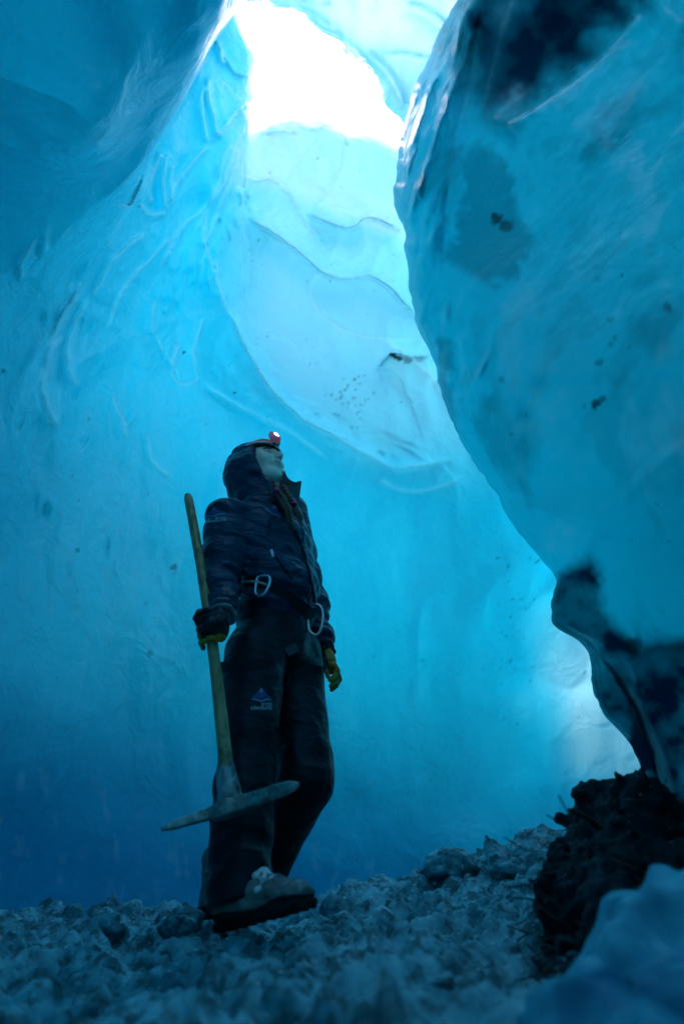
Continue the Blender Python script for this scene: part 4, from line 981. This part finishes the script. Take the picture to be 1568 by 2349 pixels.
# the two blades: one slab with changing width along a curve, crusted
cpts = spline([HL, P3(402, 1892, 1.915), P3(440, 1880, 1.93), P3(480, 1868, 1.945), P3(525, 1855, 1.95), P3(570, 1838, 1.935), P3(615, 1822, 1.905), P3(655, 1808, 1.88), HR_], 10)
def f_head_(P):
    s = P.reshape(-1, 3); best = np.full(len(s), 9.); tt = np.zeros(len(s)); 
    Ls = len(cpts) - 1
    for i in range(Ls):
        a = cpts[i]; e = cpts[i + 1] - a; u = np.clip((s - a) @ e / (e @ e), 0, 1); dd = ((s - a - u[:, None] * e) ** 2).sum(1); w = dd < best; best = np.where(w, dd, best); tt = np.where(w, (i + u) / Ls, tt)
    cp = np.stack([np.interp(tt, np.linspace(0, 1, len(cpts)), cpts[:, k]) for k in range(3)], 1); r = s - cp
    along = r @ bd; hh = np.abs(r @ AXD); ww = np.abs(r @ bn)
    H = pchip([0, .05, .2, .36, .43, .5, .58, .66, .8, .93, .98, 1], [.003, .006, .010, .0125, .017, .018, .017, .015, .0145, .012, .008, .005], tt)
    Wd = pchip([0, .1, .36, .5, .62, .85, 1], [.003, .006, .010, .026, .013, .008, .003], tt)
    q = np.stack([hh - H, ww - Wd, np.abs(along) - .004], -1)
    d = np.sqrt((np.maximum(q, 0) ** 2).sum(-1)) + np.minimum(q.max(-1), 0) - .002
    return d.reshape(P.shape[:-1]) - .0012 * fbm(P, 45, 3, 5) - .0008 * vnoise(P * 160, 6)
child('pick_head', mesh_np('pick_head', *surfnets(f_head_, cpts.min(0) - .05, cpts.max(0) + .05, .0036), WSTEEL), pick)

# ------------------------------------------------------------------ gloves: five fingers closed round the handle / hanging
def fingers_surface(chains, palm, lo, hi, h, seed):
    def fn(P):
        d = palm(P)
        for ch, r in chains:
            dd = None
            for k in range(len(ch) - 1):
                c_ = cone(P, ch[k], ch[k + 1], r * (1 - .08 * k), r * (1 - .08 * (k + 1))); dd = c_ if dd is None else smin(dd, c_, .004)
            d = smin(d, dd, .0022)
        return d - .0018 * fbm(P, 30, 3, seed)
    V, Q = surfnets(fn, lo, hi, h); return relax(V, Q, 1, .4), Q
# right hand
def axis_at(s): return A_top + (A_bot - A_top) * s + np.array([.012, 0, 0]) * math.sin(s * 3.14)
Lh = np.linalg.norm(A_bot - A_top)
c0 = axis_at(.555)                                # middle of the grip
su = norm(np.cross(AXD, (0, 1, 0))); su = su if su[0] > 0 else -su    # image right, square to the handle
sv = norm(np.cross(su, AXD)); sv = sv if sv[1] < 0 else -sv            # towards the camera
def ring(c, rad, angs): return [c + rad * (math.cos(a) * su + math.sin(a) * sv) for a in map(math.radians, angs)]
wr = J_['wrR']; palmc = c0 + su * .028 + sv * .022
chains = []
for k, off in enumerate((-.036, -.013, .010, .033)):                 # index to little finger going down
    c = c0 + AXD * (off + .004 * (k % 2)); rr = .031
    chains.append((ring(c, rr + .004, (38, 92, 150, 205, 262)[:5 if k != 3 else 4]) , .0128 - .0008 * (k == 3)))
thumb = [palmc - AXD * .035 + su * -.005, c0 - AXD * .058 + sv * .035 + su * .002, c0 - AXD * .060 + sv * .036 - su * .022, c0 - AXD * .048 + sv * .026 - su * .036]
chains.append((thumb, .014))
def palm(P):
    d = ell(P, palmc, (.030, .034, .050), [su, sv, AXD]); d = smin(d, cone(P, palmc - AXD * .02, wr + [0, 0, .0], .030, .036), .03)
    return d
Vg, Qg = fingers_surface(chains, palm, np.minimum(c0, wr) - .12, np.maximum(c0, wr) + .10, .0042, 12)
gl = mesh_np('glove', Vg, Qg, GLOVE); gl.materials.append(LEATHER)
cen = Vg[Qg].mean(1); mk = (((cen - c0) @ AXD) > .036) | ((((cen - c0) @ su) < -.028) & (((cen - c0) @ AXD) > .012))
gl.polygons.foreach_set('material_index', mk.astype(np.int32))
gloveR = child('glove', gl, person)
# little fingertip poking past the handle, crusted
def f_cuff(P, a, b, r0, r1, s):
    e = norm(b - a); L = np.linalg.norm(b - a); t = (P - a) @ e
    d = cone(P, a, b, r0, r1); d = np.maximum(np.maximum(d, -t), t - L); return d - .0045 * fbm(P * 1.0, 30, 3, s) - .003 * np.sin(t * 260)
def cuff(a, b, r0, r1, s, m_, par): V, Q = surfnets(lambda P: f_cuff(P, a, b, r0, r1, s), np.minimum(a, b) - .08, np.maximum(a, b) + .08, .0045); child('cuff', mesh_np('cuff', relax(V, Q, 1), Q, m_), par)
e = norm(wr - J_['elR']); cuff(wr - e * .012, wr + norm(palmc - wr) * .022, .047, .045, 4, CUFF, gloveR)
# left hand hanging, seen past the hip
wl, hl = J_['wrL'], J_['haL']; hd = norm(hl - wl); hs = norm(np.cross(hd, (0, 1, 0))); hs = hs if hs[0] > 0 else -hs; hv = np.cross(hd, hs); hv = hv if hv[1] < 0 else -hv
pc = wl + hd * .075
chains = []
for k, off in enumerate((-.030, -.010, .010, .030)):
    b0 = pc + hd * .030 + hs * (.012 + .010) + hv * off * 1.0; L = (.036, .040, .038, .030)[k]
    chains.append(([b0, b0 + hd * L * .85 + hs * .006, b0 + hd * L * 1.5 - hs * .010, b0 + hd * L * 1.75 - hs * .030], .0118))
chains.append(([pc - hd * .02 + hv * .025, pc + hd * .012 + hv * .040 - hs * .006, pc + hd * .045 + hv * .036 - hs * .012, pc + hd * .066 + hv * .028 - hs * .012], .0125))
def palm2(P):
    d = ell(P, pc + hs * .008, (.026, .038, .046), [hs, hv, hd]); return smin(d, cone(P, pc - hd * .02, wl, .030, .034), .02)
Vg, Qg = fingers_surface(chains, palm2, np.minimum(wl, hl) - .12, np.maximum(wl, hl) + .12, .0042, 22)
gl = mesh_np('glove', Vg, Qg, GLOVE); gl.materials.append(LEATHER); cen = Vg[Qg].mean(1)
mk = ((cen - pc) @ hs > .004) & ((cen - pc) @ hd > -.045) | ((cen - pc) @ hd > .045); gl.polygons.foreach_set('material_index', mk.astype(np.int32))
gloveL = child('glove', gl, person)
cuff(wl - hd * .02, wl + hd * .03, .045, .043, 6, STRAP, gloveL)

# ------------------------------------------------------------------ laying bands and prints on the clothes
from mathutils.bvhtree import BVHTree
import bmesh
def bvh(o):
    me = o.data; return BVHTree.FromPolygons([v.co.copy() for v in me.vertices], [tuple(p.vertices) for p in me.polygons])
BJ, BT = bvh(jacket), bvh(trousers)
def hit(tree, px, py, off=.003):
    a, dy, dz = ray(px, py); d = Vector((float(a), float(dy), float(dz))).normalized(); h = tree.ray_cast(Vector((0, 0, 0)), d)
    return None if h[0] is None else np.array(h[0] + h[1] * off * (1 if h[1].dot(d) < 0 else -1))
def band(name, trees, pts, width, mat_, parent, th=.005, off=.003):
    P = []
    c = np.array(pts, float); t = np.arange(len(c)); tt = np.linspace(0, len(c) - 1, (len(c) - 1) * 6 + 1); X = pchip(t, c[:, 0], tt); Yq = pchip(t, c[:, 1], tt)
    for x, y in zip(X, Yq):
        hs_ = [h for h in (hit(tr, x, y, off) for tr in trees) if h is not None]
        if hs_: P.append(min(hs_, key=lambda p: p[1]))
    P = np.array(P); 
    for _ in range(2): P[1:-1] = (P[:-2] + 2 * P[1:-1] + P[2:]) / 4
    # ribbon square to the view of the outside: width axis is across the path, within the cloth
    T = np.gradient(P, axis=0); Vd = P / np.linalg.norm(P, axis=1)[:, None]; Wv = np.cross(T, Vd); Wv /= np.linalg.norm(Wv, axis=1)[:, None] + 1e-9; Nn = np.cross(Wv, T); Nn /= np.linalg.norm(Nn, axis=1)[:, None] + 1e-9
    n_ = len(P); w = width / 2; V = np.concatenate([P + Wv * w + Nn * th / 2, P + Wv * w - Nn * th / 2, P - Wv * w - Nn * th / 2, P - Wv * w + Nn * th / 2]); F = []
    for i in range(n_ - 1):
        for k in range(4): F.append([k * n_ + i, k * n_ + i + 1, ((k + 1) % 4) * n_ + i + 1, ((k + 1) % 4) * n_ + i])
    for i, rv_ in ((0, 1), (n_ - 1, 0)): f = [k * n_ + i for k in range(4)]; F.append(f[::-1] if rv_ else f)
    return child(name, mesh_np(name, V, np.array(F), mat_, smooth=False), parent)
harness = band('harness', [BJ, BT], [(546,1334),(575,1336),(605,1344),(640,1360),(670,1378),(700,1400),(722,1420)], .042, STRAP, person, .010, .004)
band('leg_strap', [BT], [(505,1530),(540,1532),(580,1528),(620,1515),(645,1498),(668,1478),(690,1462)], .034, STRAP, harness, .008, .004)
band('leg_strap', [BT], [(662,1556),(685,1545),(708,1536),(735,1540)], .030, STRAP, harness, .008, .004)
band('buckle', [BT], [(650,1500),(662,1492),(676,1486)], .030, plain('dull_buckle', (.03,.04,.045), .4, .5), harness, .012, .010)
band('gear_loop', [BJ, BT], [(550,1338),(565,1333),(582,1333),(600,1336),(612,1345)], .007, plain('pale_cord', (.30,.42,.45), .5), harness, .006, .014)
band('zip', [BJ], [(664,1200),(684,1240),(700,1290),(712,1340),(720,1385)], .012, STRAP, jacket, .004, .003)
band('pocket_zip', [BJ], [(622,1268),(640,1290),(656,1312),(670,1330)], .008, STRAP, jacket, .003, .002)
band('zip_pull', [BJ], [(622,1265),(624,1272),(626,1280)], .009, PRINTW, jacket, .004, .006)

# carabiners
def carabiner(c, u, v, L, wdt, r, label, m_):
    w = np.cross(u, v); q = [(-.5, .28), (-.42, .46), (-.2, .5), (.25, .44), (.45, .30), (.5, .05), (.36, -.30), (.18, -.46), (-.05, -.5), (-.3, -.42), (-.46, -.25)]
    P = np.array([c + u * (y * L) + v * (x * wdt) for x, y in q]); t = np.arange(len(P) + 1); PP = np.concatenate([P, P[:1]]); tt = np.linspace(0, len(P), 60, endpoint=False)
    PP3 = np.concatenate([P[-2:], PP, P[1:3]]); t3 = np.arange(len(PP3)) - 2; ring_ = np.stack([pchip(t3, PP3[:, k], tt) for k in range(3)], 1)
    cr = empty('carabiner', tuple(c + u * L / 2), label=label, category='carabiner', group='carabiners on the harness')
    child('hook', tube_mesh('hook', ring_, r, m_, 10, closed=True), cr)
    g0, g1 = c + u * (.34 * L) + v * (-.40 * wdt), c + u * (-.12 * L) + v * (-.56 * wdt)
    child('gate', tube_mesh('gate', [g0 + (g1 - g0) * s_ for s_ in np.linspace(0, 1, 6)], r * .8, STEEL, 8), cr)
C1 = P3(602, 1344, 2.10); h_ = hit(BJ, 602, 1346, .016); C1 = h_ if h_ is not None else C1
carabiner(C1 + [0, 0, -.006], norm((.10, .05, 1)), norm((.9, -.3, 0)), .078, .052, .0052, 'pale blue carabiner clipped to the cord at the climber\'s waist', ALU)
h_ = hit(BJ, 712, 1418, .02); C2 = h_ if h_ is not None else P3(710, 1420, 2.2)
carabiner(C2 + [.0, -.01, .0], norm((-.04, 0, 1)), norm((.95, -.2, 0)), .118, .056, .0052, 'grey steel carabiner hanging below the belt buckle in front', STEEL)

# printed emblem with two words, pressed onto the cloth
def emblem(tree, parent, cx, cy_, sx, sy, shx=0., rot=0., words=True, mirror=1, pale=PRINTW):
    def mp(x, y):                                  # emblem units to the cloth
        c_, s_ = math.cos(rot), math.sin(rot); X = x * sx + y * shx * sx; Yq = y * sy; return cx + X * c_ - Yq * s_, cy_ + X * s_ + Yq * c_
    def stamp(name, polys, m_, off):
        V = []; F = []
        for poly in polys:
            idx = []
            for x, y in poly:
                h = hit(tree, *mp(x, y), off)
                if h is None: idx = []; break
                V.append(tuple(h)); idx.append(len(V) - 1)
            if len(idx) >= 3: F.append(idx)
        if not F: return
        me = bpy.data.meshes.new(name); me.from_pydata(V, [], F); me.materials.append(m_); me.update(); child(name, me, parent)
    def strips(top, bot, n_=10):
        xs_ = np.linspace(top[0][0], top[-1][0], n_); ty = np.interp(xs_, [p[0] for p in top], [p[1] for p in top]); by = np.interp(xs_, [p[0] for p in bot], [p[1] for p in bot])
        return [[(xs_[i], ty[i]), (xs_[i+1], ty[i+1]), (xs_[i+1], by[i+1]), (xs_[i], by[i])] for i in range(n_ - 1)]
    # y grows downwards; emblem spans x -1..1, y -1.1..0.35
    stamp('emblem', strips([(-.9,-.1),(-.5,-.5),(0,-1.0),(.45,-.5),(.95,-.1)], [(-.9,-.02),(-.5,-.1),(0,-.02),(.45,-.22),(.95,-.02)], 18), PRINTB, .0022)
    stamp('emblem_peak', [[(0,-1.02),(.16,-.82),(.10,-.72),(.2,-.55),(.02,-.62),(-.14,-.5),(-.10,-.7),(-.22,-.72)]] + strips([(-.95,.02),(-.5,-.02),(0,.14),(.5,-.08),(.95,.06)], [(-.95,.06),(-.5,.14),(0,.28),(.5,.10),(.95,.12)], 14), PRINTL, .0030)
    if not words: return
    for w_, x0, y0, h__ in (('arctic', -.02, .62, .30), ('adventures', -.98, .94, .30)):
        cu = bpy.data.curves.new('t', 'FONT'); cu.body = w_; cu.size = 1; cu.resolution_u = 2; tmp = bpy.data.objects.new('t', cu); S.collection.objects.link(tmp)
        dg = bpy.context.evaluated_depsgraph_get(); me0 = bpy.data.meshes.new_from_object(tmp.evaluated_get(dg)); bpy.data.objects.remove(tmp)
        co_ = np.array([v.co[:2] for v in me0.vertices]); wd = co_[:, 0].max() - co_[:, 0].min(); tgt = 1.0 - x0; s_ = tgt / wd
        stamp('lettering', [[(x0 + (co_[i][0] - co_[:, 0].min()) * s_, y0 - co_[i][1] * max(s_, h__) * 1.25) for i in p.vertices] for p in me0.polygons], pale, .0026)
emblem(BT, trousers, 599, 1604, 24, 26)
emblem(BJ, jacket, 494, 1182, 24, 17, rot=-.12)
emblem(BJ, jacket, 624, 1176, 24, 16, rot=.48, words=False)
h2 = None

# ------------------------------------------------------------------ debris, stick, ice blocks
def gz(x, y): return float(ground_z(np.array([x]), np.array([y]))[0])
def lump(c, r, seed, rough=.25, ang=.5, n_=None, ax=None, h=None):
    rs = np.random.RandomState(seed); pl = [norm(rs.randn(3)) for _ in range(9)]; off = rs.uniform(.45, .82, 9)
    r = np.array(r, float); 
    def fn(P):
        q = (P - c) / r; d = np.linalg.norm(q, axis=-1) - 1
        for p_, o_ in zip(pl, off): d = smax(d, (q @ p_) - o_, .05)
        return (d - rough * .45 * fbm(q, 2.0, 5, seed, .6)) * r.min()
    h = h or r.max() / 16
    V, Q = surfnets(fn, c - r * 1.35, c + r * 1.35, h); return relax(V, Q, 1), Q
m, n, b = mat('dirt_ice'); co = objco(n)
c = mixc(n, ramp(n, noise(n, co, 12, 6, .7), [(.4, (0,)*3), (.62, (1,)*3)]), (.001, .006, .009), (.008, .028, .034)); c = mixc(n, ramp(n, noise(n, co, 40, 5, .7), [(.64, (0,)*3), (.7, (1,)*3)]), c, (.25, .34, .35))
n.links.new(c, b.inputs['Base Color']); b.inputs['Roughness'].default_value = .6; b.inputs['Specular IOR Level'].default_value = .25; b.inputs['Specular Tint'].default_value = (.2, .7, 1, 1); n.links.new(bump(n, noise(n, co, 38, 6, .7), 1., .02), b.inputs['Normal']); DIRT = m
def heap(name, tops, seed, mat_, label, cat):
    def fn(P):
        d = None
        for c_, r_ in tops: e_ = ell(P, c_, r_); d = e_ if d is None else smin(d, e_, .04)
        return d - .045 * fbm(P, 10, 5, seed, .62) - .03 * np.abs(vnoise(P * 18, seed + 3)) - .014 * np.abs(vnoise(P * 55, seed + 4))
    cs = np.array([t[0] for t in tops]); rs = np.array([t[1] for t in tops])
    V, Q = surfnets(fn, (cs - rs).min(0) - .06, (cs + rs).max(0) + .06, .009)
    lb = np.arange(len(V))                      # keep the one big body, drop stray crumbs
    for _ in range(400):
        m_ = lb[Q].min(1); nl = lb.copy(); np.minimum.at(nl, Q.ravel(), np.repeat(m_, 4)); nl = nl[nl]
        if (nl == lb).all(): break
        lb = nl
    big_ = np.bincount(lb).argmax(); Q = Q[lb[Q[:, 0]] == big_]; V, Q, _a = drop_loose(V, Q)
    o = link(name, mesh_np(name, V, Q, mat_), label=label, category=cat); return o
heap('dirt_mound', [(P3(1450,2020,1.95), (.15,.25,.12)), (P3(1452,1930,2.05), (.12,.2,.16)), (P3(1375,1990,2.05), (.085,.14,.075)), (P3(1370,2090,1.75), (.07,.16,.08)), (P3(1490,2170,1.6), (.13,.25,.10))], 5, DIRT, 'dark mound of dirt and ice debris at the foot of the right wall', 'dirt mound')
sk = spline([P3(1420,1905,1.93), P3(1372,1896,1.90), P3(1352,1880,1.88), P3(1330,1868,1.86), P3(1302,1857,1.85)], 8)
TWIG = plain('bark', (.02, .018, .014), .8, col2=(.05, .04, .03))
stick = link('stick', tube_mesh('stick', sk, np.interp(np.linspace(0, 1, len(sk)), [0, .3, .9, 1], [.010, .009, .007, .004]), TWIG, 8), label='dark bent stick poking out of the dirt mound', category='stick')
r6 = np.random.RandomState(31); dv = []; df = []; nv = 0
for k in range(150):
    p = P3(r6.uniform(1215, 1500), r6.uniform(1930, 2200), r6.uniform(1.45, 2.15)); p[2] = gz(p[0], p[1]) + r6.uniform(-.004, .02); rr_ = r6.uniform(.010, .034)
    a_ = r6.randn(14, 3); a_ = a_ / np.linalg.norm(a_, axis=1)[:, None] * r6.uniform(.6, 1., (14, 1)) * rr_ * np.array([1.2, 1, .7])
    bmx = bmesh.new(); [bmx.verts.new(tuple(p + q_)) for q_ in a_]; bmesh.ops.convex_hull(bmx, input=bmx.verts); bmx.verts.index_update()
    dv += [tuple(v.co) for v in bmx.verts]; df += [[nv + v.index for v in f.verts] for f in bmx.faces]; nv = len(dv); bmx.free()
me = bpy.data.meshes.new('debris'); me.from_pydata(dv, [], df); me.materials.append(DIRT); me.update()
link('debris', me, kind='stuff', label='loose dark stones and dirty ice bits strewn round the dirt mound')
r5 = np.random.RandomState(12)
st_m = []
for k in range(70):
    x0, y0 = r5.uniform(1180, 1480), r5.uniform(1900, 2160); p = P3(x0, y0, r5.uniform(1.5, 2.0)); dq = r5.randn(3) * [.05, .04, .025]
    if k % 2: p = np.array([p[0], p[1], gz(p[0], p[1]) + .01])
    st_m.append(tube_mesh('s', spline([p - dq, p + r5.randn(3) * .006, p + dq], 3), .0018, TWIG, 4))
link('twigs', join_np('twigs', st_m), kind='stuff', label='thin straws and twigs scattered over the dirt and rubble')
BLOCK = ice_material('block_ice', (.03, .40, .55), (.12, .56, .68), (.004, .08, .17), trans=.05, rough=.3, bmp=1.4)
def block(px, py, Y, r, seed, label, name='ice_block', mat_=None, rough=.3):
    c = P3(px, py, Y); V, Q = lump(c, r, seed, rough)
    z = np.zeros(len(V)); return link(name, mesh_np(name, V, Q, mat_ or RUBBLE), label=label, category='ice block')
def big_lobe():
    c = P3(1560, 2330, 1.05); rs = np.random.RandomState(5)
    pls = [(norm(v), o) for v, o in (((-.6,-.5,.55),.10), ((-.1,-.75,.6),.13), ((-.75,-.1,.5),.15), ((.2,-.5,.8),.15), ((-.35,-.85,.1),.17))]
    pc = P3(1700, 2400, 1.10)
    def fn(P):
        d = ell(P, pc, (.27, .34, .25)); 
        for n_, o_ in pls: d = smax(d, (P - pc) @ n_ - o_, .02)
        d = smin(d, ell(P, P3(1440, 2400, 1.02), (.13, .2, .055)), .04); d = smin(d, cone(P, P3(1430, 2310, 1.2), P3(1680, 2170, 1.3), .02, .05), .06)
        return d - .05 * fbm(P, 6, 5, 4) - .022 * np.abs(vnoise(P * [14, 14, 9], 12)) - .010 * fbm(P, 22, 4, 3)
    V, Q = surfnets(fn, c - [.6, .7, .4], c + [.6, .9, .5], .011); z = np.zeros(len(V))
    link('ice_block', mesh_np('ice_block', relax(V, Q, 1), Q, BLOCK, attrs={'frost_lit': z, 'dirt': z, 'deep': np.clip(.55 + .5 * fbm(V, 5, 5, 3), 0, 1)}), label='large smooth blue ice block close by, lowest on the right', category='ice block')
big_lobe()
def onground(px, py, Y, r, seed, label, sink=.35):
    p = P3(px, py, Y); z = gz(p[0], p[1]); c = np.array([p[0], p[1], max(z, 0 * z + p[2] - r[2]) if False else z + r[2] * (1 - sink) - .01])
    V, Q = lump(c, r, seed, .3); link('ice_block', mesh_np('ice_block', V, Q, RUBBLE), label=label, category='ice block')
onground(1030, 1985, 3.15, (.13,.10,.08), 3, 'big grey-faced ice block on the crest of the rubble, nearest its middle')
onground(1135, 1985, 3.1, (.06,.05,.075), 8, 'pointed pale ice block standing upright on the rubble crest')
onground(1165, 2000, 2.9, (.09,.07,.05), 9, 'pale flat ice block beside the pointed one')
onground(240, 2085, 2.5, (.13,.09,.065), 14, 'wide flat ice block by the left wall with a dark gap under it')
onground(420, 2085, 2.5, (.10,.09,.075), 15, 'squarish ice block left of the climber by the wall')
onground(265, 2240, 1.25, (.038,.036,.045), 21, 'rounded pale ice lump in the blurred left foreground')
onground(400, 2190, 1.45, (.05,.045,.035), 22, 'broad ice lump behind the rounded one, left foreground')
onground(800, 2200, 1.6, (.032,.03,.026), 25, 'small round ice lump in front of the boots')
onground(1005, 2180, 1.55, (.045,.035,.03), 26, 'ice lump right of the boot toe on the rubble')
